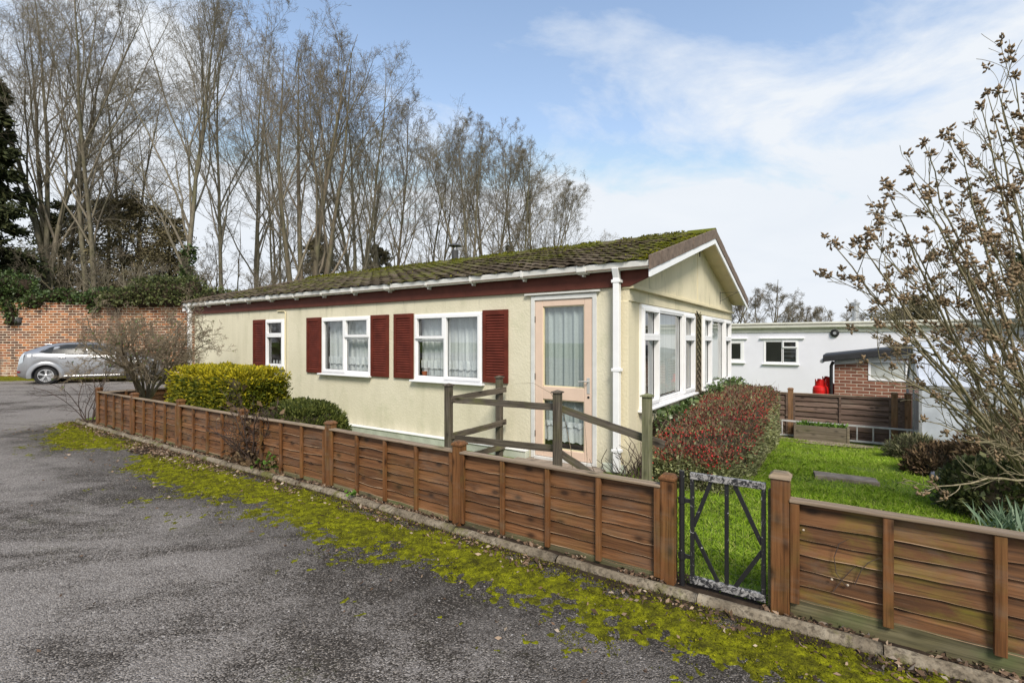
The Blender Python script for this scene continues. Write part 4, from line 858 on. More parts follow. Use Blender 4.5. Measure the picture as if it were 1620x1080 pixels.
# gable windows
for gi,(a,b,c,e) in enumerate(GW):
    o=window(mgab,a,b,c,e,[(0,.245,.71,1,1),(0,.245,0,.70,1),(.25,.745,0,1,0),(.75,1,.71,1,1),(.75,1,0,.70,1)],d=.035,fr=.062,label=['nearer gable window with pale blinds behind its wide centre pane','farther gable window past the lattice strip'][gi])
    sheet('curtain',mgab,a+.04,a+.62,c+.06,e-.05,-.14,.025,34,'drape',o,gi+.4); sheet('curtain',mgab,b-.55,b-.04,c+.06,e-.05,-.14,.025,34,'drape',o,gi+1.4)
    mb=MB(mgab)
    for j in range(19):
        u=a+.68+j*.072; mb.add([(u,-.115,c+.08),(u+.060,-.095,c+.08),(u+.060,-.095,e-.06),(u,-.115,e-.06)],[(0,1,2,3)])
    mb.build('blind',M['blind'],o)
# shutters
def shutter(a,b,c,e,label):
    mb=MB(mlong); w=.055; mb.box(a,a+w,0.002,.032,c,e).box(b-w,b,.002,.032,c,e).box(a+w,b-w,.002,.032,c,c+.07).box(a+w,b-w,.002,.032,e-.07,e)
    n=int((e-c-.14)/.037); h=(e-c-.14)/n
    for j in range(n):
        z=c+.07+j*h; mb.add([(a+w,.028,z),(b-w,.028,z),(b-w,.010,z+h*1.05),(a+w,.010,z+h*1.05),(a+w,.021,z-.004),(b-w,.021,z-.004),(b-w,.004,z+h),(a+w,.004,z+h)],[(0,1,2,3),(4,0,3,7),(0,4,5,1),(1,5,6,2)])
    o=mb.box(a+.01,b-.01,.0015,.0035,c+.01,e-.01).build('shutter',M['shutter'],H,.002); o['label']=label
shutter(-8.20,-7.76,1.04,2.0,'maroon louvred shutter left of the narrow window'); shutter(-6.31,-5.88,.97,1.995,'maroon louvred shutter left of the second window'); shutter(-4.50,-4.07,.965,1.99,'maroon louvred shutter right of the second window')
shutter(-3.94,-3.51,.965,1.992,'maroon louvred shutter left of the window by the door'); shutter(-2.13,-1.70,.975,1.99,'wide maroon louvred shutter nearest the door')
# door
a,b,c,e=DOOR; mb=MB(mlong); fw=.055; mb.box(a,a+fw,-.06,.02,c,e).box(b-fw,b,-.06,.02,c,e).box(a+fw,b-fw,-.06,.02,e-fw,e).box(a+fw,b-fw,-.06,.03,c-.02,c+.03)
MB(mlong).box(a-.09,b+.05,-.0,.045,e+.012,e+.034).build('door_drip',M['frame_grey'],H,.003)
mb.build('door_frame',M['frame_grey'],H,.004)
la,lb,lc,le=a+fw+.003,b-fw-.003,c+.034,e-fw-.003; ga,gb=la+.115,lb-.115; mb=MB(mlong)
mb.box(la,ga,-.045,.004,lc,le).box(gb,lb,-.045,.004,lc,le).box(ga,gb,-.045,.004,lc,.165).box(ga,gb,-.045,.004,.80,.965).box(ga,gb,-.045,.004,2.005,le)
dr=mb.build('door',M['peach'],H,.006)
mb=MB(mlong)
for (z0,z1) in ((.165,.80),(.965,2.005)): mb.box(ga,ga+.012,-.04,-.010,z0,z1).box(gb-.012,gb,-.04,-.010,z0,z1).box(ga,gb,-.04,-.010,z0,z0+.014).box(ga,gb,-.04,-.010,z1-.012,z1)
mb.build('glazing_bead',M['cream_trim'],dr)
mb=MB(mlong)
for (z0,z1) in ((.165,.80),(.965,2.005)): mb.add([(ga,-.022,z0),(gb,-.022,z0),(gb,-.022,z1),(ga,-.022,z1)],[(0,1,2,3)])
mb.build('pane',M['glass'],dr)
sheet('curtain',mlong,ga-.01,gb+.01,.90,2.02,-.075,.016,50,'curtain_grey',dr,.6); sheet('curtain',mlong,ga-.01,gb+.01,.45,.81,-.085,.016,50,'curtain_grey',dr,.6)
sheet('lace_hem',mlong,ga-.01,gb+.01,.245,.47,-.07,.012,46,'lace',dr,.9,True); sheet('lace_hem',mlong,ga-.01,gb+.01,.44,.52,-.055,.012,46,'lace',dr,1.2,True)
mb=MB(mlong); mb.box(lb-.075,lb-.035,.003,.010,.905,1.10); mb.tube([(lb-.055,.01,1.055),(lb-.055,.045,1.055)],.009,8); mb.tube([(lb-.055,.045,1.055),(lb-.09,.048,1.058),(lb-.175,.045,1.05)],.008,8); mb.build('handle',M['chrome'],dr,.002)
MB(mlong).tube([(lb-.055,.002,.86),(lb-.055,.008,.86)],.016,12).build('lock',M['black_plastic'],dr)
mb=MB(mlong); [mb.box(la-.008,la+.006,.004,.014,z,z+.08) for z in (.30,1.05,1.80)]; mb.build('hinge',M['dark_metal'],dr)
MB().box(-1.5,-.25,-1.0,-.002,-.1,.015).build('doorstep',M['paving'],H,.01)
# ------------------------------------------------------------ white park home behind
tB=13.8
B=thing('mobile_home','long white flat roofed park home behind the brick shed','mobile home',W(5,tB,-.9),TH)
def blk(px): q=sight(px,560,plane_t=tB); return float(lot(q[0],q[1])[0])-5
def zof(px,py,t): return sight(px,py,plane_t=t)[2]
zB=3.1; wa,wb=blk(1208),blk(1263); wz0,wz1=zof(1235,575.5,tB)+.9,zof(1235,537.5,tB)+.9; ca_,cb_=blk(1128),blk(1181); cz0,cz1=zof(1170,573,tB)+.9,zof(1170,538,tB)+.9
H_=H; H=B
wall('wall',mlong,-9,8.5,0,zB-.25,[(wa,wb,wz0,wz1),(ca_,cb_-.08,cz0,cz1)],.1,'white_wall')
MB().box(-8.9,8.4,.11,5,.0,.02).box(-8.9,8.4,5,5.1,0,zB-.3).box(-8.9,8.4,1.6,1.62,0,zB-.3).box(-8.9,8.4,.11,5,zB-.32,zB-.30).build('interior',M['interior'],B)
MB().box(-9,8.5,-.04,-.003,zB-.33,zB-.22).build('eaves_board',M['fascia_cream'],B,.004)
mb=MB(); mb.prism([(-.05,zB-.20),(-.13,zB-.20),(-.16,zB-.17),(-.17,zB-.10),(-.155,zB-.10),(-.05,zB-.10)],'x',-9.1,8.6); g=mb.build('gutter',M['fascia_cream'],B,.004)
MB().box(-9.2,8.7,-.14,5.2,zB-.06,zB).build('roof',M['fascia_cream'],B,.01); MB().box(-9.1,8.6,-.04,5.1,zB-.22,zB-.061).build('roof_edge',M['fascia_cream'],B)
o=window(mlong,wa,wb,wz0,wz1,[(0,.56,0,1,0),(.56,1,.70,1,1),(.56,1,0,.69,0)],sill=True,fr=.06); o['label']='white framed window in the middle of the white wall'
MB(mlong).box(wa-.12,wb+.18,0,.07,wz1+.04,wz1+.07).build('drip_strip',M['upvc'],B)
mb=MB(mlong); [mb.box(wa+.55,wb-.1,-.9,-.85,wz0+.08+k*.15,wz0+.14+k*.15) for k in range(4)]; mb.build('shelf',M['alu'],o)
o=window(mlong,ca_,cb_-.08,cz0,cz1,[(0,1,0,1,0)],fr=.12); o['label']='white framed window partly hidden by the cream gable'
MB(mlong).box(ca_-.1,cb_+.03,0,.07,cz1+.04,cz1+.07).build('drip_strip',M['upvc'],B)
mb=MB(mlong); va=blk(1320.5); vz=zof(1320.5,527,tB)+.9; mb.lathe([(.125,.003),(.125,.05),(.08,.09)],(0,0,0),20,'y'); mb.v=[(p[0]+va,p[1],p[2]+vz) for p in mb.v]; mb.build('vent',M['black_plastic'],B)
MB(mlong).lathe([(.05,.09),(.045,.11)],(0,0,0),16,'y').build('vent_cap',M['galv'],B).location=(va,0,vz)
fa=blk(1355); mb=MB(); mb.lathe([(.12,zB-.02),(.12,zB+.12),(.10,zB+.13),(.10,zB+.62)],(fa,1.2,0),16); mb.lathe([(.13,zB+.62),(.13,zB+.68)],(fa,1.2,0),16); mb.build('flue',M['galv'],B)
H=H_
# ------------------------------------------------------------ brick shed
tS=8.1; q=sight(1320,600,plane_t=tS); sa_=float(lot(q[0],q[1])[0])
S_=thing('brick_shed','small red brick shed with black felt roof and frosted window','shed',W(sa_,tS,-.9),TH)
def sx(px): q=sight(px,600,plane_t=tS); return float(lot(q[0],q[1])[0])-sa_
zl=zof(1320,570,tS)+.9; zrr=zof(1450,558,tS)+.9; sw=sx(1490); sl1=zl+(zrr-zl)/sx(1450)*sw
H=S_
wa,wb=sx(1373.5),sx(1436.5); wz0,wz1=zof(1400,602.5,tS)+.9,zof(1400,569.5,tS)+.9
us=[0,wa,wb,sw]; top=lambda u: zl+(sl1-zl)*u/sw
mb=MB(); th=.11
def quadw(u0,u1,z0a,z0b,z1a,z1b):
    mb.add([(u0,0,z0a),(u1,0,z0b),(u1,0,z1b),(u0,0,z1a),(u0,th,z0a),(u1,th,z0b),(u1,th,z1b),(u0,th,z1a)],[(0,1,2,3),(7,6,5,4),(0,4,5,1),(1,5,6,2),(2,6,7,3),(3,7,4,0)])
quadw(0,wa,0,0,top(0),top(wa)); quadw(wa,wb,0,0,wz0,wz0); quadw(wa,wb,wz1,wz1,top(wa),top(wb)); quadw(wb,sw,0,0,top(wb),top(sw))
mb.box(0,th,th,1.9,0,top(0)-.02); mb.box(sw-th,sw,th,1.9,0,top(sw)-.04); mb.box(th,sw-th,1.8,1.9,0,top(0)-.02); mb.build('wall',M['brick_shed'],S_)
k=(sl1-zl)/sw; vs=[]
for u in (-.22,sw+.2):
    for (y,z) in ((-.2,0),(-.2,.13),(-.14,.16),(2.1,.16),(2.1,0)): vs.append((u,y,top(0)+k*u+z))
MB().add(vs,[(0,1,2,3,4)[::-1],(5,6,7,8,9)]+[(i,(i+1)%5,5+(i+1)%5,5+i) for i in range(5)]).build('roof',M['felt'],S_,.01)
vs=[]
for u in (-.0,sw):
    for (y,z) in ((-.03,-.10),(-.03,-.004),(0-.002,-.004),(-.002,-.10)): vs.append((u,y,top(0)+k*u+z))
MB().add(vs,[(0,1,2,3),(7,6,5,4)]+[(i,(i+1)%4,4+(i+1)%4,4+i) for i in range(4)]).build('eaves_board',M['frame_grey'],S_)
MB().tube([(-.06,-.07,.0),(-.06,-.07,top(0)-.12),(-.02,-.10,top(0)-.03)],.036,10).build('down_pipe',M['black_plastic'],S_)
mb=MB(); mb.tube([(-.24,-.17,top(0)-.02),(-.24,1.9,top(0)-.02)],.045,8); mb.build('gutter',M['galv'],S_)
fr=MB(); fr.box(wa,wa+.045,-.015,.04,wz0,wz1).box(wb-.045,wb,-.015,.04,wz0,wz1).box(wa,wb,-.016,.04,wz0,wz0+.045).box(wa,wb,-.016,.04,wz1-.055,wz1); o=fr.build('window',M['upvc'],S_,.004)
MB().box(wa+.04,wb-.04,.01,.016,wz0+.04,wz1-.05).build('pane',M['frosted'],o)
H=H_
# ------------------------------------------------------------ gas bottles
def gas(px,t,zt,label):
    q=sight(px,610,plane_t=t); f=thing('gas_bottle',label,'gas bottle',(q[0],q[1],-.9)); h=zt+.9-.16; rr_=.165
    MB().lathe([(rr_*.9,0),(rr_,.04),(rr_,h-.12),(rr_*.93,h-.05),(rr_*.6,h),(.06,h+.015)],(0,0,0),24).build('cylinder',M['red_paint'],f,smooth=False)
    mb=MB(); n=20; vs=[]
    for k in range(n):
        th=2*math.pi*k/n
        for z in (h-.02,h+.05 if k%5 in(1,2) else h+.14): 
            for r_ in (.115,.108): vs.append((r_*math.cos(th),r_*math.sin(th),z))
    mb.add(vs,[(4*k,4*((k+1)%n),4*((k+1)%n)+2,4*k+2) for k in range(n)]+[(4*k+1,4*k+3,4*((k+1)%n)+3,4*((k+1)%n)+1) for k in range(n)]+[(4*k+2,4*((k+1)%n)+2,4*((k+1)%n)+3,4*k+3) for k in range(n)])
    mb.build('collar',M['red_paint'],f); mb=MB(); mb.tube([(0,0,h),(0,0,h+.10)],.018,8); mb.tube([(0,0,h+.09),(.05,0,h+.10)],.014,8); mb.build('valve',M['dark_metal'],f)
gas(1298,8.25,zof(1298,598,8.25),'squat looking red gas bottle left of the shed drainpipe, fully in view')
gas(1309,9.3,zof(1309,594,9.3),'second red gas bottle, half hidden behind the shed corner')
# ------------------------------------------------------------ raised bed, ladder, paving slab
q1=sight(1257,690,plane_t=5.95); q2=sight(1343,700,plane_t=5.95); a1=float(lot(q1[0],q1[1])[0]); a2=float(lot(q2[0],q2[1])[0]); gz=float(G(q1[0],q1[1]))
f=thing('raised_bed','weathered timber raised bed at the back of the lawn, weeds growing in it','planter',W(a1,5.93,gz),TH); Lb=a2-a1
for j in range(2): MB().box(0,Lb,0,.03,.0+j*.15,.145+j*.15).box(0,Lb,.42,.45,j*.15,.145+j*.15).box(0,.03,.0305,.4195,j*.15,.145+j*.15).box(Lb-.03,Lb,.0305,.4195,j*.15,.145+j*.15).build('board',M['planter_h'],f,.004)
MB().box(-.012,.03,-.012,-.001,0,.31).box(Lb-.03,Lb+.012,-.012,-.001,0,.31).build('corner_post',M['planter_h'],f,.003)
MB().box(.031,Lb-.031,.031,.419,.02,.25).build('soil',M['soil'],f)
r=np.random.default_rng(2); n=900; p=np.stack([.05+(Lb-.1)*r.random(n),.05+.35*r.random(n),np.full(n,.24)],1); p=p[fbm(p[:,0]*5,p[:,1]*5)>.42]; d=np.stack([r.normal(0,.6,len(p)),r.normal(0,.6,len(p)),np.ones(len(p))],1)
npmesh('weeds',*leaves(p,d,.085,.35,r),M['weed'],f)
pa=sight(1347,676,plane_t=6.25); pb=sight(1450,681,plane_t=6.25); la_=float(lot(pa[0],pa[1])[0]); lb_=float(lot(pb[0],pb[1])[0]); gz=float(G(pa[0],pa[1]))
f=thing('ladder','grey aluminium ladder lying on its side against the back fence','ladder',W(la_-1.35,6.26,gz+.02),TH+R(1))
Ll=lb_-la_+1.6; MB().box(0,Ll,-.012,.012,.30,.335).build('side_rail',M['alu'],f,.003); MB().box(0,Ll,-.012,.012,.0,.035).build('side_rail',M['alu'],f,.003)
for j in range(int(Ll/.26)): MB().tube([(.14+j*.26,0,.036),(.14+j*.26,0,.299)],.014,8).build('rung',M['alu'],f)
q=sight(1337,759); f=MB().box(-.31,.31,-.16,.16,-.04,.022).build('paving_slab',M['paving'],None,.008); f.location=(q[0],q[1],q[2]+.022); f.rotation_euler=(R(-4),R(1),TH+.10); tag(f,'single grey paving slab sunk in the middle of the lawn','paving slab')
# ------------------------------------------------------------ greenhouse
tG=5.2; qa=sight(1456,640,plane_t=tG); ga0=float(lot(qa[0],qa[1])[0]); gzz=float(G(qa[0],qa[1]))
f=thing('greenhouse','aluminium framed greenhouse with milky panes behind the seed head shrub','greenhouse',W(ga0,tG,gzz),TH)
eh=zof(1456,612,tG)-gzz; dp=1.0; rh=zof(1472,541,tG+.9)-gzz; GL=3.1; nb=5; mb=MB(); w=.022
for j in range(nb+1):
    x=GL*j/nb; mb.box(x-w,x+w,-w,w,0,eh); mb.bar((x,0,eh),(x,dp,rh),2*w,.03,(0,-.6,1)); mb.bar((x,dp,rh),(x,2*dp,eh),2*w,.03,(0,.6,1)); mb.box(x-w,x+w,2*dp-w,2*dp+w,0,eh)
mb.box(0,GL,-.022,.022,eh-.02,eh+.025); mb.box(0,GL,-.02,.02,0,.04); mb.box(0,GL,dp-.02,dp+.02,rh-.01,rh+.03); mb.box(0,GL,2*dp-.02,2*dp+.02,eh-.02,eh+.02); mb.box(-.002,.024,0,2*dp,0,.03)
for x in (0,GL): mb.box(x-.012,x+.012,0,2*dp,eh-.015,eh+.015); mb.box(x-.012,x+.012,dp-.012,dp+.012,0,rh)
mb.build('frame',M['galv'],f)
for nm,vv in (('wall_panes',[(0,-.004,.04),(GL,-.004,.04),(GL,-.004,eh-.02),(0,-.004,eh-.02)]),('roof_panes',[(0,.0,eh+.03),(GL,.0,eh+.03),(GL,dp,rh+.02),(0,dp,rh+.02)]),('roof_panes',[(0,dp,rh+.02),(GL,dp,rh+.02),(GL,2*dp,eh+.03),(0,2*dp,eh+.03)]),('wall_panes',[(0,2*dp,.04),(GL,2*dp,.04),(GL,2*dp,eh),(0,2*dp,eh)])):
    MB().add([(p[0],p[1],p[2]) for p in vv],[(0,1,2,3)]).build(nm,M['greenhouse_pane'],f)
for x in (.0,GL): MB().add([(x,0,.04),(x,2*dp,.04),(x,2*dp,eh),(x,dp,rh),(x,0,eh)],[(0,1,2,3,4)]).build('end_panes',M['greenhouse_pane'],f)
# ------------------------------------------------------------ old brick wall at the far left, with lamp and ivy
YW=21.5
f=thing('brick_wall','tall weathered old red brick wall behind the silver car','wall',(-32,YW,0))
n=90; vs=[]
for j in range(n+1):
    x=29*j/n; zt=3.25+.06*(float(vnoise(x*.8,3.))-.5)+.03*(float(vnoise(x*4,1.))-.5); vs+=[(x,0,-.3),(x,0,zt),(x,.33,zt),(x,.33,-.3)]
MB().add(vs,[(4*j+k,4*j+(k+1)%4,4*j+4+(k+1)%4,4*j+4+k) for j in range(n) for k in range(4)]+[(0,1,2,3),tuple(4*n+k for k in range(4))]).build('brickwork',M['brick_old'],f)
q=sight(29,508,Y=YW)
f=thing('wall_lamp','small dark bulkhead lamp high on the old brick wall','lamp',(q[0],YW,q[2])); MB().lathe([(.17,0),(.17,-.03),(.13,-.10),(.05,-.13)],(0,0,0),16,'y').build('housing',M['dark_metal'],f)
MB().box(-.2,.2,-.05,.0,.10,.17).build('hood',M['dark_metal'],f)
def ivymass(name,label,pts,n,size=.16,seed=3,m_='ivy',cat_='ivy',hang=()):
    """pts: (x,y,z,rx,ry,rz) lumps"""
    r=np.random.default_rng(seed); c0=pts[0]; f=thing(name,label,cat_,(c0[0],c0[1],0)); P=[];D=[]; core=[]
    for (x,y,z,a,b,c) in pts:
        k=int(n*a*c); p,nn=blob((x,y,z),(a,b,c),2.2,.25*min(a,c),1.2,r,max(k,30),(.6,1.1)); P.append(p+np.array((x-c0[0],y-c0[1],z))); D.append(nn+r.normal(0,.6,nn.shape)+np.array([0,-.2,-.2]))
        V,F=blobmesh((x,y,z),(a,b,c),2.2,.25*min(a,c),1.2,.72,20,12); core.append((V+np.array((x-c0[0],y-c0[1],z)),F))
    npmesh('stems',*cat(core),M['soil'],f,True); npmesh('leaves',*leaves(np.concatenate(P),np.concatenate(D),size,.85,r),M[m_],f); return f
r=np.random.default_rng(21); L1=[]
for j in range(15):
    px_=-90+j*21; q=sight(px_,474-10*math.sin(j*.9)**2-(16 if px_<50 else 0),Y=YW+.1); L1.append((q[0],YW+.12,q[2]-.08,.65,.38,.20+.30*(px_<60)+.1*r.random()))
for px_,py_ in ((16,492),(18,506),(10,482),(150,486)): q=sight(px_,py_,Y=YW-.1); L1.append((q[0],YW-.12,q[2],.2,.13,.32))
ivymass('ivy','dark ivy spilling over the left part of the old brick wall',L1,2000,.10,5)
L2=[]
for j in range(14):
    px_=178+j*16; q=sight(px_,470-2*(j%3)-(8 if 2<j<9 else 0)+(4 if j>10 else 0),Y=YW-.1); L2.append((q[0],YW-.1,q[2]-.15,.55,.5,.45+.25*(2<j<9)))
ivymass('ivy','lighter green ivy heaped over the brick wall behind the bare shrub',L2,2200,.09,6,'wall_ivy')
# ------------------------------------------------------------ silver car
cd=(.871,.491); crz=math.atan2(cd[1],cd[0]); f=thing('parked_car','silver five door hatchback parked beside the old brick wall','car',(-18.04,18.19,0),crz)
def ip(x,t): return float(np.interp(x,[a for a,b in t],[b for a,b in t]))
TOP=[(0,.62),(.03,.80),(.10,1.05),(.16,1.16),(.35,1.26),(.6,1.37),(.78,1.445),(1.1,1.50),(1.6,1.53),(2.0,1.525),(2.4,1.49),(2.7,1.40),(3.05,1.22),(3.3,1.11),(3.45,1.06),(3.8,1.0),(4.1,.90),(4.28,.74),(4.36,.54)]
BELT=[(0,.58),(.1,.98),(.2,1.08),(.6,1.10),(1.5,1.06),(2.6,1.0),(3.2,.98),(3.45,.96),(3.8,.90),(4.15,.77),(4.36,.50)]
YS=[(0,.66),(.08,.76),(.3,.86),(.8,.90),(2,.905),(3.3,.90),(3.9,.87),(4.2,.76),(4.36,.52)]
YR=[(0,.60),(.2,.66),(.6,.56),(1,.60),(2,.63),(2.6,.60),(3.2,.70),(3.5,.72),(4.1,.62),(4.36,.45)]
XA,XF,RW=.83,3.47,.315
def zbot(x):
    z=.20+(.10 if x<.3 else 0)*(1-x/.3)
    for xc in (XA,XF):
        d=abs(x-xc)
        if d<.385: z=max(z,.31+math.sqrt(.385**2-d*d)-.0)
    return z
def ring(x):
    zt,zb,ys,yr,zo=ip(x,TOP),ip(x,BELT),ip(x,YS),ip(x,YR),zbot(x); zb=min(zb,zt-.015); zo=min(zo,zb-.05); g=(zt-zb)
    P=[(0,zo),(ys*.86,zo),(ys*.975,zo+min(.06,(zb-zo)*.2)),(ys*1.0,zo+(zb-zo)*.4),(ys*1.005,zo+(zb-zo)*.62),(ys*.985,zo+(zb-zo)*.85),(ys*.955,zb)]
    P+=[(ys*.955+(yr-ys*.955)*.5,zb+g*.52),(yr,zt-g*.12-.0),(yr*.80,zt-g*.02),(yr*.4,zt+.008),(0,zt+.012)]
    return P
def yside(x,z):
    zt,zb,ys,yr=ip(x,TOP),ip(x,BELT),ip(x,YS),ip(x,YR); zb=min(zb,zt-.015)
    if z<zb: return ys*1.0
    g=zt-zb; return float(np.interp(z,[zb,zb+g*.52,zt-g*.12,zt-g*.02],[ys*.955,ys*.955+(yr-ys*.955)*.5,yr,yr*.8]))
X_=sorted(set([round(v,3) for v in np.concatenate([np.linspace(0,.3,9),np.linspace(.3,4.2,105),np.linspace(4.2,4.36,7),[XA-.386,XA+.386,XF-.386,XF+.386]])]))
vs=[];fs=[];m=0
for x in X_:
    rg=ring(x); rg=rg+[(-y,z) for y,z in rg[1:-1]][::-1]; m=len(rg); vs+=[(x,y,z) for y,z in rg]
for j in range(len(X_)-1):
    for k in range(m): fs.append((j*m+k,j*m+(k+1)%m,(j+1)*m+(k+1)%m,(j+1)*m+k))
fs+=[tuple(range(m)),tuple(range((len(X_)-1)*m,len(X_)*m))[::-1]]
body=MB().add(vs,fs).build('body',M['car_silver'],f,smooth=True)
def patch(name,poly,m_,off=.006,both=True,parent=None,thick=0):
    for s in ((-1,1) if both else (-1,)):
        mb=MB(); pts=[]
        for (a,b) in zip(poly,poly[1:]+poly[:1]):
            for q in range(4): t=q/4; pts.append((a[0]+(b[0]-a[0])*t,a[1]+(b[1]-a[1])*t))
        cx_=sum(p[0] for p in pts)/len(pts); cz_=sum(p[1] for p in pts)/len(pts); V=[]
        for lv in (1,.66,.33,0):
            for p in (pts if lv else pts[:1]): x=cx_+(p[0]-cx_)*lv; z=cz_+(p[1]-cz_)*lv; V.append((x,s*(yside(x,z)+off),z))
        k=len(pts); F=[(l*k+i,l*k+(i+1)%k,(l+1)*k+(i+1)%k,(l+1)*k+i) for l in range(2) for i in range(k)]+[(2*k+i,2*k+(i+1)%k,3*k) for i in range(k)]
        mb.add(V,F).build(name,M[m_],parent or f,smooth=True)
patch('window_trim',[(.62,1.17),(.75,1.27),(1.05,1.40),(1.35,1.45),(2.0,1.465),(2.42,1.435),(2.75,1.31),(3.15,1.11),(3.12,1.04),(1.5,1.065),(.85,1.11)],'black_plastic',.004)
patch('side_window',[(.70,1.18),(.80,1.26),(1.02,1.35),(.98,1.13)],'dark_glass',.010); patch('side_window',[(1.12,1.12),(1.2,1.36),(1.38,1.42),(1.88,1.435),(1.88,1.09)],'dark_glass',.010); patch('side_window',[(1.98,1.09),(1.98,1.435),(2.4,1.40),(2.7,1.29),(3.0,1.12),(3.0,1.065)],'dark_glass',.010)
vs=[]
for x in np.linspace(2.48,3.30,8):
    for y in np.linspace(-1,1,7): vs.append((x,y*ip(x,YR)*.93,ip(x,TOP)+.016-.10*abs(y)**3*.5))
MB().add(vs,[(j*7+k,j*7+k+1,j*7+8+k,j*7+7+k) for j in range(7) for k in range(6)]).build('windscreen',M['dark_glass'],f,smooth=True)
patch('tail_light',[(.06,.72),(.07,.98),(.13,1.11),(.24,1.12),(.20,.80)],'lamp_clear',.008); patch('reflector',[(.01,.42),(.01,.50),(.12,.49),(.12,.43)],'lamp_red',.02)
patch('headlight',[(3.84,.79),(3.80,.89),(4.03,.87),(4.22,.76),(4.25,.68)],'lamp_clear',.008)
for xs_ in ([(1.93,.25),(1.935,1.05)],[(2.98,.30),(3.04,1.0)],[(1.22,.45),(1.02,.68),(1.0,1.09)]):
    mb=MB()
    for s in (-1,1):
        for a,b in zip(xs_,xs_[1:]): mb.bar((a[0],s*(yside(*a)+.001),a[1]),(b[0],s*(yside(*b)+.001),b[1]),.006,.012,(1,0,0))
    mb.build('door_gap',M['black_plastic'],f)
mb=MB()
for s in (-1,1): mb.bar((.5,s*(yside(.5,.84)+.0),.96),(3.2,s*(yside(3.2,.78)+.0),.90),.006,.008)
mb.build('crease_line',M['dark_metal'],f)
for x in (1.28,2.18):
    for s in (-1,1): MB().bar((x-.1,s*(.905+.012),.965),(x+.1,s*(.905+.012),.96),.03,.028).build('door_handle',M['car_silver'],f,.008)
for s in (-1,1): MB().box(2.82,2.96,s*.93-.05 if s>0 else -1.06,1.06 if s>0 else -.88,1.03,1.16).build('door_mirror',M['car_silver'],f,.03)
mb=MB()
for s in (-1,1): mb.bar((1.25,s*.885,.275),(3.06,s*.885,.275),.05,.06)
mb.build('sill',M['car_silver'],f,.015)
MB().box(.70,.92,-.52,.52,1.445,1.468).build('spoiler',M['car_silver'],f,.012)
for xc in (XA,XF):
    for s in (-1,1):
        mb=MB(); vs=[];n=28      # flared arch lip
        for j in range(n+1):
            th=math.pi*(-.06+1.12*j/n)
            for (rr_,y) in ((.385,.80),(.385,.925),(.40,.93),(.50,.915),(.53,.885)): vs.append((xc+rr_*math.cos(th),s*y,max(.22,.31+rr_*math.sin(th))))
        mb.add(vs,[(5*j+k,5*j+k+1,5*j+6+k,5*j+5+k) for j in range(n) for k in range(4)]).build('wheel_arch',M['car_silver'],f,smooth=True)
        MB().lathe([(.37,s*.55),(.37,s*.80)],(xc,0,.33),24,'y').build('wheel_well',M['rubber'],f)
        w=MB().lathe([(.20,s*.66),(.295,s*.665),(.315,s*.69),(.315,s*.85),(.30,s*.875),(.225,s*.88),(.215,s*.86)],(xc,0,RW),32,'y').build('wheel',M['rubber'],f,smooth=False)
        mb=MB(); mb.lathe([(.222,s*.86),(.226,s*.882),(.212,s*.884),(.205,s*.85)],(xc,0,RW),32,'y')
        for k in range(5):
            a=k*2*math.pi/5+.3
            for da in (-.13,.13): mb.bar((xc+.045*math.cos(a),s*.862,RW+.045*math.sin(a)),(xc+.212*math.cos(a+da),s*.87,RW+.212*math.sin(a+da)),.022,.034,(0,0,1) if abs(math.cos(a))>.5 else (1,0,0))
        mb.lathe([(.05,s*.85),(.05,s*.875),(.03,s*.882)],(xc,0,RW),14,'y'); mb.build('rim',M['alloy'],w)
        MB().lathe([(.20,s*.80),(.20,s*.835)],(xc,0,RW),24,'y').build('brake_disc',M['dark_metal'],w)
# mossy strip before the brick wall
mb=[]; xs_=np.linspace(-31,-9,160); ys_=np.linspace(17.6,21.5,26); XX,YY=np.meshgrid(xs_,ys_); ZZ=.004+np.clip((fbm(XX*1.1,YY*2.2,0,5)-.5)*2.6+(YY-19.3)*.42,-1,1)*.03
n=160; i=np.arange(25)[:,None]*n; k=np.arange(n-1)[None]
tag(npmesh('moss',np.stack([XX,YY,ZZ],-1),np.stack([i+k,i+k+1,i+n+k+1,i+n+k],-1).reshape(-1,4),M['moss_dull'] if 'moss_dull' in M else M['moss'],None,True),'dull moss and grass strip along the foot of the old brick wall','moss',kind='stuff')
# ------------------------------------------------------------ hedges and bushes
def hedge(name,label,cat_,c,half,rz,n_exp,amp,fr,N,size,wid,m_,seed,dirbias=(0,0,.5),core='hedge_core',top_m=None,surf=(.80,1.04),dn=.45,pname='foliage'):
    r=np.random.default_rng(seed); f=thing(name,label,cat_,(c[0],c[1],c[2]-half[2]),rz)
    p,nn=blob((0,0,0),half,n_exp,amp,fr,r,N,surf); V,F=blobmesh((0,0,0),half,n_exp,amp,fr,.84)
    o=np.array([0,0,half[2]]); npmesh('inner_branches',V+o,F,M[core],f,True); d=unit(nn+r.normal(0,dn,nn.shape)+np.array(dirbias))
    if top_m:
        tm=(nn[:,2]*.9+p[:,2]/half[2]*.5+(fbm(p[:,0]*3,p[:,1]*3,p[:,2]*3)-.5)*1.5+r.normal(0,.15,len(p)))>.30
        npmesh('upper_growth',*leaves(p[tm]+o,d[tm],size,wid,r),M[top_m],f); npmesh(pname,*leaves(p[~tm]+o,d[~tm],size,wid,r),M[m_],f)  # upper foliage has its own, yellower leaf colour
    else: npmesh(pname,*leaves(p+o,d,size,wid,r),M[m_],f)
    return f
q=W(-5.64,-1.80); hedge('golden_hedge','square clipped golden yellow conifer hedge behind the low fence','hedge',(q[0],q[1],.55),(1.05,.40,.57),TH,14,.05,1.8,95000,.045,.42,'golden_low',31,(0,0,.35),'hedge_core','golden')
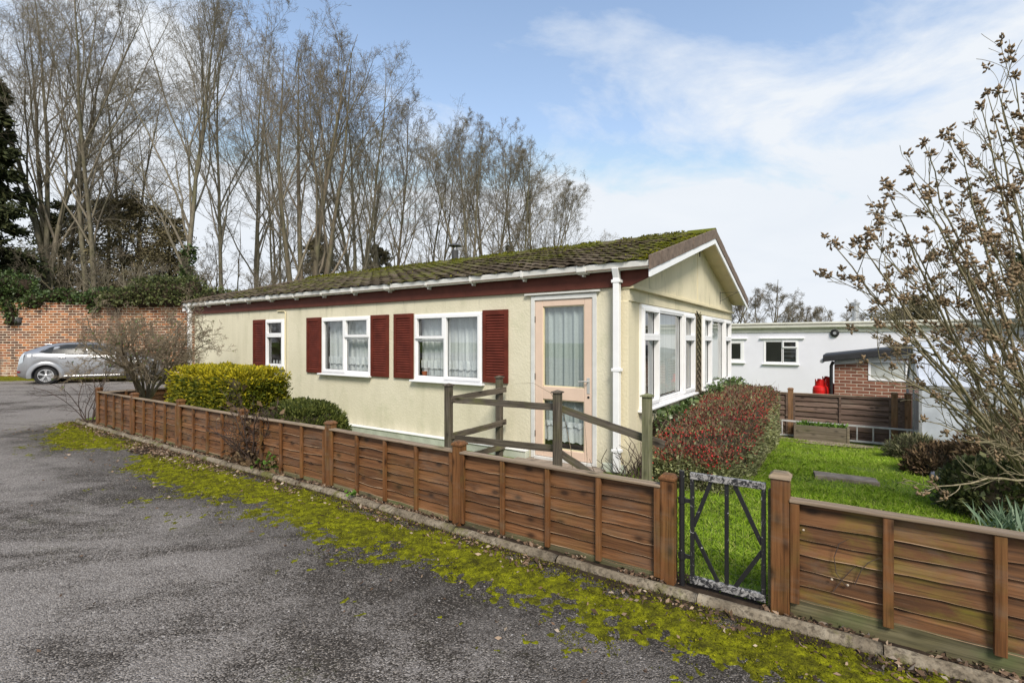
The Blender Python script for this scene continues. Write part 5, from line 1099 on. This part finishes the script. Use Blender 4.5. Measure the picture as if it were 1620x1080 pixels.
q=W(-3.80,-1.72); hedge('rounded_bush','low dark green dome shaped bush right of the golden hedge','bush',(q[0],q[1],.28),(.58,.46,.46),TH,2.6,.08,2.2,42000,.036,.4,'yew',32,(0,0,.4),'hedge_core')
# berried hedge along the gable: lumpy green sides, twiggy red top
r=np.random.default_rng(33); q=W(.62,3.0); f=thing('berry_hedge','clipped cotoneaster hedge with masses of red berries under the gable windows','hedge',(*W(.6,3.0)[:2],-.2),TH)
HA,HL=.56,3.25
def hedgepts(N,surf):
    p,nn=blob((0,0,0),(HA,HL,.50),6,.075,1.7,r,N,surf); k=(p[:,1]/HL); p[:,0]-=.14*k; p[:,2]+=.0
    return p,nn
def hz(p): return p*np.array([1,1,1])-np.stack([0*p[:,1],0*p[:,1],.20*np.clip((1.2-p[:,1])/4.4,0,1)*(p[:,2]+.5)],1)+np.stack([0*p[:,1],0*p[:,1],.36-.0*p[:,1]],1)-np.stack([0*p[:,1],0*p[:,1],.045*np.clip(p[:,1],0,9)*(p[:,2]<.2)],1)
V,F=blobmesh((0,0,0),(HA,HL,.50),6,.075,1.7,.86,80,30); V[:,0]-=.14*V[:,1]/HL; npmesh('inner_branches',hz(V),F,M['hedge_core'],f,True)
p,nn=hedgepts(90000,(.84,1.02)); topness=nn[:,2]*.8+(p[:,2]-.12)*1.6+(fbm(p[:,0]*2.6,p[:,1]*2.6,p[:,2]*2.6+4)-.5)*1.3+r.normal(0,.22,len(p)); tm=topness>.50
d=unit(nn+r.normal(0,.55,nn.shape)+np.array([0,0,.3]))
npmesh('red_growth',*leaves(hz(p[tm]),d[tm],.038,.42,r),M['cotoneaster_red'],f); npmesh('green_growth',*leaves(hz(p[~tm]),d[~tm],.034,.5,r),M['cotoneaster'],f)
k=np.where(topness>.30)[0]; k=r.choice(k,17000); k=k[fbm(p[k,0]*4,p[k,1]*4,9)>.44]; c=hz(p[k]*1.015); ic=[(0,0,1),(.894,0,.447),(.276,.851,.447),(-.724,.526,.447),(-.724,-.526,.447),(.276,-.851,.447),(.724,.526,-.447),(-.276,.851,-.447),(-.894,0,-.447),(-.276,-.851,-.447),(.724,-.526,-.447),(0,0,-1)]
fi=[(0,1,2),(0,2,3),(0,3,4),(0,4,5),(0,5,1),(1,6,2),(2,7,3),(3,8,4),(4,9,5),(5,10,1),(1,10,6),(2,6,7),(3,7,8),(4,8,9),(5,9,10),(6,11,7),(7,11,8),(8,11,9),(9,11,10),(10,11,6)]
ic=np.array(ic); V=c[:,None,:]+ic[None]*(.0062+.0035*r.random(len(c)))[:,None,None]; F=np.arange(len(c))[:,None,None]*12+np.array(fi)[None]
npmesh('berries',V,F.reshape(-1,3),M['berry'],f,True)
s=hz(hedgepts(700,(.9,1.0))[0]); d=r.normal(0,.5,s.shape)+np.array([0,-.1,.7]); P,Rr=grow(s,d,.10+.24*r.random(len(s)),np.full(len(s),.003),np.full(len(s),.0015),4,.2,.0,r); npmesh('branches',*tubes(P,Rr,3),M['twig_brown'],f)  # separate short twigs poking out of the hedge
# bare stems at the near end of the hedge, against the house corner
s=np.tile([-.42,-3.2,-.1],(70,1))+r.normal(0,.08,(70,3))*np.array([1.3,1,0]); d=r.normal(0,.22,s.shape)+np.array([.02,0,1]); P,Rr=grow(s,d,.4+.45*r.random(70),np.full(70,.008),np.full(70,.003),7,.28,.1,r); npmesh('bare_stems',*tubes(P,Rr,4),M['twig_dark'],f)
# ivy along the foot of the gable wall
pts=[]
for j in range(16):
    t=.9+j*.36; w=W(.12+.05*math.sin(j),t); pts.append((w[0],w[1],.37+.05*math.sin(j*1.7)+.12*(j>6),.22,.22,.22))
ivymass('ivy','glossy ivy growing between the berry hedge and the gable wall',pts,9000,.055,8,'ivy_light')
# small brown shrub where the hedge meets the back fence
def bush(name,label,px,py,half,z,seed,m_,N,size,wid,cat_='shrub',db=(0,0,.7)):
    q=sight(px,py); return hedge(name,label,cat_,(q[0],q[1],q[2]+z),half,0,2.2,.16*min(half),2.4,N,size,wid,m_,seed,db,'hedge_core',None,(.5,1.08),.6)
bush('lavender_bush','low grey green lavender like bush at the foot of the greenhouse',1448,728,(.34,.28,.24),.10,41,'lavender',6000,.08,.16)
bush('brown_shrub','wide dead brown shrub mound in front of the greenhouse',1512,752,(.55,.36,.28),.10,42,'brown_scrub',9000,.06,.35)
bush('evergreen_shrub','dark leafy evergreen shrub under the seed head branches',1578,812,(.40,.36,.30),.16,43,'wall_ivy',9000,.045,.6)
bush('brown_shrub','rust brown scrub filling the far right of the garden border',1640,770,(.8,.5,.5),.3,44,'brown_scrub',11000,.06,.35)
q=sight(1500,757); s_=MB().box(-.2,.2,-.10,.10,-.03,.075).build('border_stone',M['plastic_blue'],None,.03); s_.location=q; s_.rotation_euler=(.1,.05,.3); tag(s_,'blue grey stone edging the border near the greenhouse','stone')
q=sight(1600,842); r=np.random.default_rng(9); f=thing('bulb_plants','clump of blue green spring bulb leaves by the right hand fence','plants',q)
n=160; s=np.stack([r.normal(0,.11,n),r.normal(0,.09,n),np.zeros(n)],1); d=np.stack([r.normal(0,.45,n),r.normal(0,.45,n),np.ones(n)],1); npmesh('leaves',*leaves(s,d,.19,.075,r,.3,.12),M['bulb'],f)
# ------------------------------------------------------------ bare shrubs
def shrub(name,label,base,h,wdt,seed,ns=14,m_=('stem_olive','twig_brown'),r0=.02,twig=.0035,nl=(9,7,5),cat_='shrub',up=.03,single=0,leaf=None):
    r=np.random.default_rng(seed); f=thing(name,label,cat_,base)
    az=r.random(ns)*6.283; sp=wdt/h*(.25+.75*r.random(ns)); d=np.stack([np.cos(az)*sp,np.sin(az)*sp,np.ones(ns)],1); s=np.stack([np.cos(az)*.04,np.sin(az)*.04,np.zeros(ns)],1)+np.array([0,0,single])
    P,Rr=grow(s,d,h*(.7+.35*r.random(ns)),np.full(ns,r0),np.full(ns,twig*1.3),9,.13,up,r); base_=tubes(P,Rr,6); parts=[base_]
    if single:
        T,TR=grow(np.zeros((1,3)),np.array([[.05,0,1.]]),np.array([single*1.1]),np.array([r0*2.6]),np.array([r0*1.7]),5,.05,0,r); parts.append(tubes(T,TR,9))
    npmesh('stems',*cat(parts),M[m_[0]],f,True); parts=[]; rep=np.full(ns,h*.42*min(1,.5+wdt/h))
    for lv,mm in enumerate(nl):
        p,dd,u,rad=children(P,Rr,mm,.22,1.0,.75,r); ln=np.repeat(rep,mm)*(.5+.7*r.random(len(p)))*(1.15-.6*u); P,Rr=grow(p,dd,ln,np.minimum(rad*.65,r0*.5),np.full(len(p),twig*.7),5 if lv<2 else 3,.17,up,r); Rr=np.maximum(Rr,twig*.6); parts.append(tubes(P,Rr,4 if lv==0 else 3)); rep=ln*.55
    npmesh('branches',*cat(parts),M[m_[1]],f)  # side branches down to the finest twigs
    if leaf:
        e=P[:,-1]; e=e[r.random(len(e))<leaf[1]]; npmesh('leaves',*leaves(e,r.normal(0,1,e.shape),leaf[2],.6,r),M[leaf[0]],f)  # buds at the twig tips; small leaves on the brown shrub
    return f
q=W(-8.75,-1.75); shrub('bare_shrub','large round leafless shrub at the far left corner of the garden',(q[0],q[1],0),2.05,1.8,51,13,('bark_brown','twig_brown'),.028,.0036,(10,7,6,3),single=.42,up=.0,leaf=('weed',.03,.03))
q=along(.62,.12); shrub('dead_weeds','dry leafless weed stalks at the far left end of the kerb',(float(q[0])+.1,float(q[1]),0),1.15,.55,52,9,('twig_dark','twig_dark'),.008,.0035,(4,3),'weeds')
q=sight(398,742); b=(q[0],q[1]+.12,0); f=shrub('dead_plant','dead brown plant with curled leaves leaning on the front fence',b,.85,.62,53,16,('twig_dark','twig_dark'),.010,.0035,(5,4),cat_='plant'); 
r=np.random.default_rng(54); n=900; a_=r.normal(0,.28,n); s=np.stack([a_*ca-r.normal(0,.10,n)*.4-.05,a_*sa+r.normal(0,.10,n)*.7,abs(r.normal(.02,.10,n))],1); k=r.random(n)<.25; s[k,2]+=r.random(k.sum())*.65
npmesh('dead_leaves',*leaves(s,r.normal(0,1,s.shape),.07,.5,r,.4,.35),M['dead_leaf_dark'] if 'dead_leaf_dark' in M else M['brown_scrub'],f)
q=sight(1236,690); shrub('brown_shrub','small scraggly brown leaved shrub at the left end of the back fence',q,.52,.34,57,12,('twig_dark','twig_brown'),.008,.003,(7,5),leaf=('brown_scrub',.8,.045))
q=sight(425,752); f=thing('leafy_weed','small bright green leafy weed at the foot of the fence','weed',(q[0]+.03,q[1]+.12,0)); n=130; s=np.stack([r.normal(0,.10,n),r.normal(0,.05,n),.04+.20*r.random(n)],1); d=np.stack([r.normal(0,1,n),r.normal(-.4,.6,n),r.normal(.1,.4,n)],1)
npmesh('leaves',*leaves(s,d,.036,.8,r,.3),M['weed'],f); st=np.zeros((14,3)); P,Rr=grow(st,np.stack([r.normal(0,.5,14),r.normal(0,.3,14),np.ones(14)],1),np.full(14,.2),np.full(14,.004),np.full(14,.002),4,.1,0,r); npmesh('stems',*tubes(P,Rr,4),M['weed'],f)
q=sight(556,795); f=thing('leafy_weed','tiny pale green weed on the kerb below the fence','weed',(q[0],q[1],.05)); n=16; s=np.stack([r.normal(0,.03,n),r.normal(0,.02,n),.05*r.random(n)],1); npmesh('leaves',*leaves(s,np.stack([r.normal(0,1,n),r.normal(0,1,n),.5*np.ones(n)],1),.045,.8,r),M['weed'],f)
q=sight(882,640,plane_t=-.95); f=thing('bramble_stem','single thin bare bramble stem arching by the middle handrail post','stem',(*W(-.25,-.9)[:2],0))
MB().tube([(0,0,0),(-.03,0,.4),(-.10,.03,.75),(-.24,.07,1.0),(-.42,.12,1.1),(-.62,.18,1.09)],[.004,.004,.0035,.003,.002,.0015],5).tube([(.12,0,0),(.14,.0,.3),(.12,.03,.7)],[.003,.003,.0015],5).build('stem',M['twig_brown'],f)
# ------------------------------------------------------------ seed head shrub at the right edge
r=np.random.default_rng(61); BX,BY=5.25,4.3; f=thing('seed_head_shrub','big bare shrub with brown seed heads overhanging the right side of the lawn','shrub',(BX,BY,-.2))
TG=[(1295,375,3.5),(1340,432,3.6),(1352,360,3.9),(1336,372,3.3),(1400,330,3.8),(1385,300,3.4),(1416,222,3.6),(1440,178,3.9),(1445,300,3.3),(1420,250,4.1),(1498,185,3.5),(1500,240,4.0),(1530,120,3.7),(1540,100,4.2),(1557,96,3.4),(1584,72,3.8),(1604,110,4.3),(1618,130,3.6),(1640,90,4.0),(1660,130,3.5),(1560,200,4.4),(1480,300,4.5),(1380,430,4.4),(1360,480,4.2),(1345,560,3.6),(1436,600,3.9),(1440,655,3.7),(1460,620,4.4),(1420,505,3.4),(1395,545,4.0),(1435,770,3.35),(1490,560,4.6),(1500,420,4.7),(1580,260,4.7),(1520,690,3.6),(1560,640,4.4),(1470,470,3.9),(1450,395,4.3),(1540,360,3.3),(1590,420,3.4),(1700,200,4.2),(1740,120,3.8),(1760,250,4.4),(1550,560,3.2),(1600,660,3.5),(1610,560,4.8),(1660,330,4.8)]
tips=np.array([sight(a+22,b+(48 if b<260 else 10),Y=c) for a,b,c in TG])-np.array([BX,BY,-.2]); n=len(tips)
st=np.stack([r.normal(0,.16,n)-.15,r.normal(0,.16,n),.0*np.ones(n)],1); st[tips[:,2]<1.6,2]=.35; S=14; u=np.linspace(0,1,S+1)[None,:,None]
mid=st*.45+tips*.55; mid[:,2]+=.10*np.linalg.norm(tips-st,axis=1)*(tips[:,2]<2.2)+.02; mid+=r.normal(0,.07,mid.shape)
P=(1-u)**2*st[:,None]+2*u*(1-u)*mid[:,None]+u**2*tips[:,None]; P[:,1:-1]+=r.normal(0,.012,P[:,1:-1].shape); Ln=np.linalg.norm(tips-st,axis=1)
Rr=(.0040+.0028*Ln)[:,None]*(1-u[...,0])**.8+.0026
npmesh('stems',*tubes(P,Rr,7),M['stem_olive'],f,True); tipsall=[P[:,-1]]; parts=[]; PP,RR=P,Rr; rep=Ln*.17
bias=np.array([-.35,-.05,.25])
for lv,mm in enumerate((8,4)):
    p,dd,uu,rad=children(PP,RR,mm,.36,.96,.55,r); dd=unit(dd+bias*(.5 if lv==0 else .3)); ln=np.repeat(rep,mm)*(.45+.8*r.random(len(p)))*(1.15-.55*uu); ln=np.clip(ln,.05,.8)
    PP,RR=grow(p,dd,ln,np.minimum(rad*.7,.007),np.full(len(p),.0020),6,.09,.05,r); parts.append(tubes(PP,RR,5 if lv==0 else 4)); tipsall.append(PP[:,-1] if lv==0 else PP[r.random(len(PP))<.42][:,-1]); rep=ln*.55
npmesh('branches',*cat(parts),M['stem_olive'],f)
E_=np.concatenate(tipsall); zc=E_[:,2]-.2; E_=E_[r.random(len(E_))<np.clip(.16+.66*sstep(zc,1.2,2.0),0,1)]; E_=np.concatenate([E_,tips])
# each seed head: a tight cluster of little boat shaped capsules
def capsule_cluster(E_,m,size,r):
    N=len(E_); d=unit(r.normal(0,1,(N*m,3))+np.array([-.2,0,.45])); c=np.repeat(E_,m,0)+r.normal(0,.011,(N*m,3)); L_=(size*(.7+.6*r.random(N*m)))[:,None]; s=unit(np.cross(d,r.normal(0,1,d.shape))); n_=np.cross(d,s); w=L_*.24
    V=[c]
    for k in range(4): V.append(c+d*L_*.55+(s*math.cos(k*1.571)+n_*math.sin(k*1.571))*w)
    V.append(c+d*L_); V=np.stack(V,1); F=[]
    for k in range(4): F+= [(0,1+k,1+(k+1)%4),(5,1+(k+1)%4,1+k)]
    return V.reshape(-1,3),(np.arange(N*m)[:,None,None]*6+np.array(F)[None]).reshape(-1,3)
sc=np.concatenate([E_,E_[r.random(len(E_))<.35]+r.normal(0,.025,((0),3))]) if False else E_
npmesh('seed_heads',*capsule_cluster(sc,10,.040,r),M['seed'],f)
# ------------------------------------------------------------ dead climber and snails on the right hand fence
def onfence(px,py):
    kx,kz=(px-810)/779,(540-py)/779; nx,ny=-math.sin(TH)*-1,-math.cos(TH)      # outward normal of the fence face
    nx,ny=math.sin(TH)*1.0,-math.cos(TH); d0=nx*P0r[0]+ny*P0r[1]+.030; Y=d0/(nx*kx+ny); return (kx*Y,Y,1.55+kz*Y)
f0=onfence(1340,928); f=thing('dead_climber','thin dead climbing stem curling over the right hand fence panel','stem',f0)
mb=MB()
for pl in ([(1340,928),(1322,905),(1318,880),(1325,858),(1340,850)],[(1352,925),(1362,900),(1372,888),(1390,880)],[(1318,935),(1332,915),(1345,900),(1352,892)]):
    P=[np.array(onfence(*p))-np.array(f0)+np.array([0,-.004*i,0]) for i,p in enumerate(pl)]; mb.tube(P,[.0022]*(len(P)-1)+[.001],5)
mb.build('stem',M['twig_dark'],f)
for p in ((1271,838),(1262,856),(1316,916),(1341,925)):
    q=onfence(*p); f=MB().lathe([(.001,-.004),(.005,-.003),(.0065,.0),(.005,.003),(.002,.005)],(0,0,0),12,'y').build('snail',M['dead_pale'],None,smooth=True); f.location=q; f.rotation_euler=(0,p[0]*.7,TH)
    tag(f,'tiny pale snail shell stuck to the right hand fence panel','snail','snails stuck to the right hand fence panel')
# ------------------------------------------------------------ trees beyond the wall and behind the homes
TR=[ # px, depth, top py, stems, spread, seed, limbs, label
 (74,27,-120,3,.42,101,'triple stemmed bare tree at the far left beside the dark conifer',.11,0),
 (90,30,-40,2,.40,102,'slim bare tree just right of the triple stemmed one',.10,0),
 (148,28,-40,2,.48,103,'bare tree with two limbs reaching out of frame over the brick wall',.11,0),
 (290,27,-30,1,.55,104,'tall bare tree with ivy wrapped round its lower trunk',.12,.32),
 (205,34,60,2,.5,105,'slim bare tree standing behind the dark shrubs',.09,0),
 (352,31,20,1,.52,106,'pale straight trunked bare tree left of the widest one',.10,0),
 (405,36,40,2,.55,107,'thin bare double tree left of the widest one',.09,0),
 (484,26,38,5,.62,108,'widest bare tree with many stems rising above the left of the roof',.12,0),
 (556,30,60,3,.55,109,'bare tree leaning right of the widest one above the roof',.10,0),
 (592,36,185,3,.62,110,'lower bare tree with dense brown twigs above the roof',.085,0),
 (625,33,165,1,.62,111,'slender bare tree left of the roof flue',.085,.12),
 (742,33,175,3,.60,112,'bare tree directly behind the roof flue',.09,0),
 (778,34,192,2,.6,117,'bare tree just right of the flue, second from the right end',.085,0),
 (822,35,212,3,.7,113,'spreading bare tree near the right end of the tree line',.085,0),
 (862,36,262,3,.8,118,'lowest spreading bare tree, farthest right above the roof',.08,0),
 (688,38,200,2,.6,115,'far pale bare tree between the slender one and the flue',.08,0),
 (440,42,140,3,.7,116,'distant bare tree seen through the stems of the nearer ones',.08,0)]
for (px,Yd,top,stm,spd,seed,lab,lw,iv) in TR:
    h=(540-top)*Yd/779+1.55; q=sight(px,500,Y=Yd); big=Yd<33
    tree('bare_tree',lab,'tree',(q[0],Yd,0),h*1.03,seed,stm,spd,.42,(max(8,int(22/stm**.6)),9,8,5) if big else (max(7,int(20/stm**.6)),9,8,5),lw*1.55,.24,.0064 if big else .0074,'bare winter trees behind the roof',.080,.030,('bark','branch') if seed%3 else ('bark_brown','branch_brown'),ivy=iv,up=.075,lf=(.44,.44,.44,.50),fan=.24 if px in (822,862,484) else .11,lean=((.03,0) if px==822 else (.04 if px==556 else 0,0)))
def twiggy(px,Yd,hpx,seed,label,spread=1.1,stm=4,base=0,mats=('bark_brown','branch_brown'),name='small_tree',twg=.011,group=None):
    h=1.55+(540-hpx)*Yd/779-base; q=sight(px,500,Y=Yd); tree(name,label,'tree',(q[0],Yd,base),h,seed,stm,spread,.7,(5,6,5,3) if base==0 else (7,7,6,4),.09,.15,twg*.8,group,.11,.07,mats,up=.03,lf=(.42,.45,.45,.45))
twiggy(1215,32,436,121,'dark tangled bare tree rising behind the left of the white home',1.3,4,-.9,group='small trees behind the white home')
twiggy(1160,34,446,122,'bare tree showing just beside the gable overhang',1.2,4,-.9,group='small trees behind the white home')
twiggy(1262,36,470,123,'low bare tree behind the middle window of the white home',1.5,5,-.9,group='small trees behind the white home')
twiggy(1335,38,468,124,'thin open bare tree left of the white home flue',1.2,3,-.9,group='small trees behind the white home')
twiggy(1395,38,478,125,'bare tree right of the white home flue, behind the seed head twigs',1.5,4,-.9,group='small trees behind the white home')
for k,(px,Yd,hp) in enumerate(((25,25.5,330),(215,25,385),(330,27,395),(395,29,400),(455,27,385),(530,29,365),(585,28,400),(660,30,392),(120,26,340),(500,38,330),(350,40,330),(840,36,360),(765,31,390))):
    twiggy(px,Yd,hp,140+k,['bare understorey tree arching over the left end of the wall','scrubby bare tree above the ivy clad wall','low bare tree left of the roof end','low twiggy tree by the roof end','bare scrub tree under the widest tree','brown scrub tree between the big trunks','low bare tree left of the flue under the slender tree','small bare tree just left of the flue','bare understorey tree with pale bent branches over the wall','far twiggy tree behind the widest tree','far twiggy tree behind the pale straight trunk','small bare tree at the right end of the tree line','low bare tree just right of the flue'][k],1.2,4,0,('bark','branch') if k%2 else ('bark_brown','branch_brown'),'small_tree',.010,'low scrub trees under the tall bare trees')
def conifer(px,Yd,top,rad,seed,label,m_='conifer',N=26000,size=.34,shape=1.0,name='conifer',low=.02):
    r=np.random.default_rng(seed); h=1.55+(540-top)*Yd/779; q=sight(px,500,Y=Yd); f=thing(name,label,'tree',(q[0],Yd,0))
    MB().tube([(0,0,-.2),(0,0,h*.5),(0,0,h*.94)],[.26,.16,.03],8).build('trunk',M['bark_brown'],f)
    nb=int(h*9); z=h*(low+(1-low)*r.random(nb)**.85); az=r.random(nb)*6.283; prof=rad*np.clip((1-z/h)**shape*1.15+.08,.06,1)*np.clip(z/h*6+.45,0,1); L_=prof*(.55+.6*r.random(nb))
    d=np.stack([np.cos(az),np.sin(az),r.normal(.02,.14,nb)],1); P,Rr=grow(np.stack([0*z,0*z,z],1),d,L_,.012+.014*L_,np.full(nb,.006),6,.12,-.03,r); B=tubes(P,Rr,4)
    m=N//nb; u=r.random((nb,m))**.65; x=u*5.999; i=x.astype(int); fr=(x-i)[...,None]; nn=np.arange(nb)[:,None]; c=(P[nn,i]*(1-fr)+P[nn,i+1]*fr); c=c+r.normal(0,1,c.shape)*(.05+.13*L_)[:,None,None]*np.array([.8,.8,.55])
    dd=np.repeat(unit(d)[:,None],m,1)+r.normal(0,.7,c.shape)+np.array([0,0,-.25]); npmesh('branches',*B,M['bark_brown'],f); npmesh('foliage',*leaves(c.reshape(-1,3),dd.reshape(-1,3),size,.30,r),M[m_],f)
conifer(-14,25,120,2.2,71,'tall dark conifer cut off by the left edge of the photo',N=34000,size=.30,shape=.8)
conifer(95,33,318,3.2,72,'dark conifer behind the triple stemmed tree',N=12000,size=.24,shape=.55)
conifer(172,33,318,4.2,73,'dark brown green conifer left of the broad brown one','conifer_brown',17000,.20,.45)
conifer(222,31,318,4.3,74,'broad brown green conifer behind the ivy clad trunk','conifer_brown',20000,.19,.42)
conifer(268,32,345,2.6,76,'narrow dark conifer right of the broad brown one','conifer_brown',11000,.20,.5)
conifer(505,40,372,2.6,77,'dark conifer showing low through the widest tree','conifer_brown',14000,.26,.6)
conifer(805,38,378,.9,78,'tiny evergreen tip above the roof right of the flue','ivy',4000,.16,.8)
conifer(598,40,390,2.4,79,'low brown evergreen left of the slender tree','conifer_brown',12000,.24,.6)
conifer(1700,13,395,2.6,75,'dark evergreen filling the right edge behind the seed head shrub','conifer',30000,.20,.5,name='evergreen_tree')
conifer(1440,40,470,3.0,80,'distant round evergreen above the white home roof','conifer_brown',12000,.26,.4)
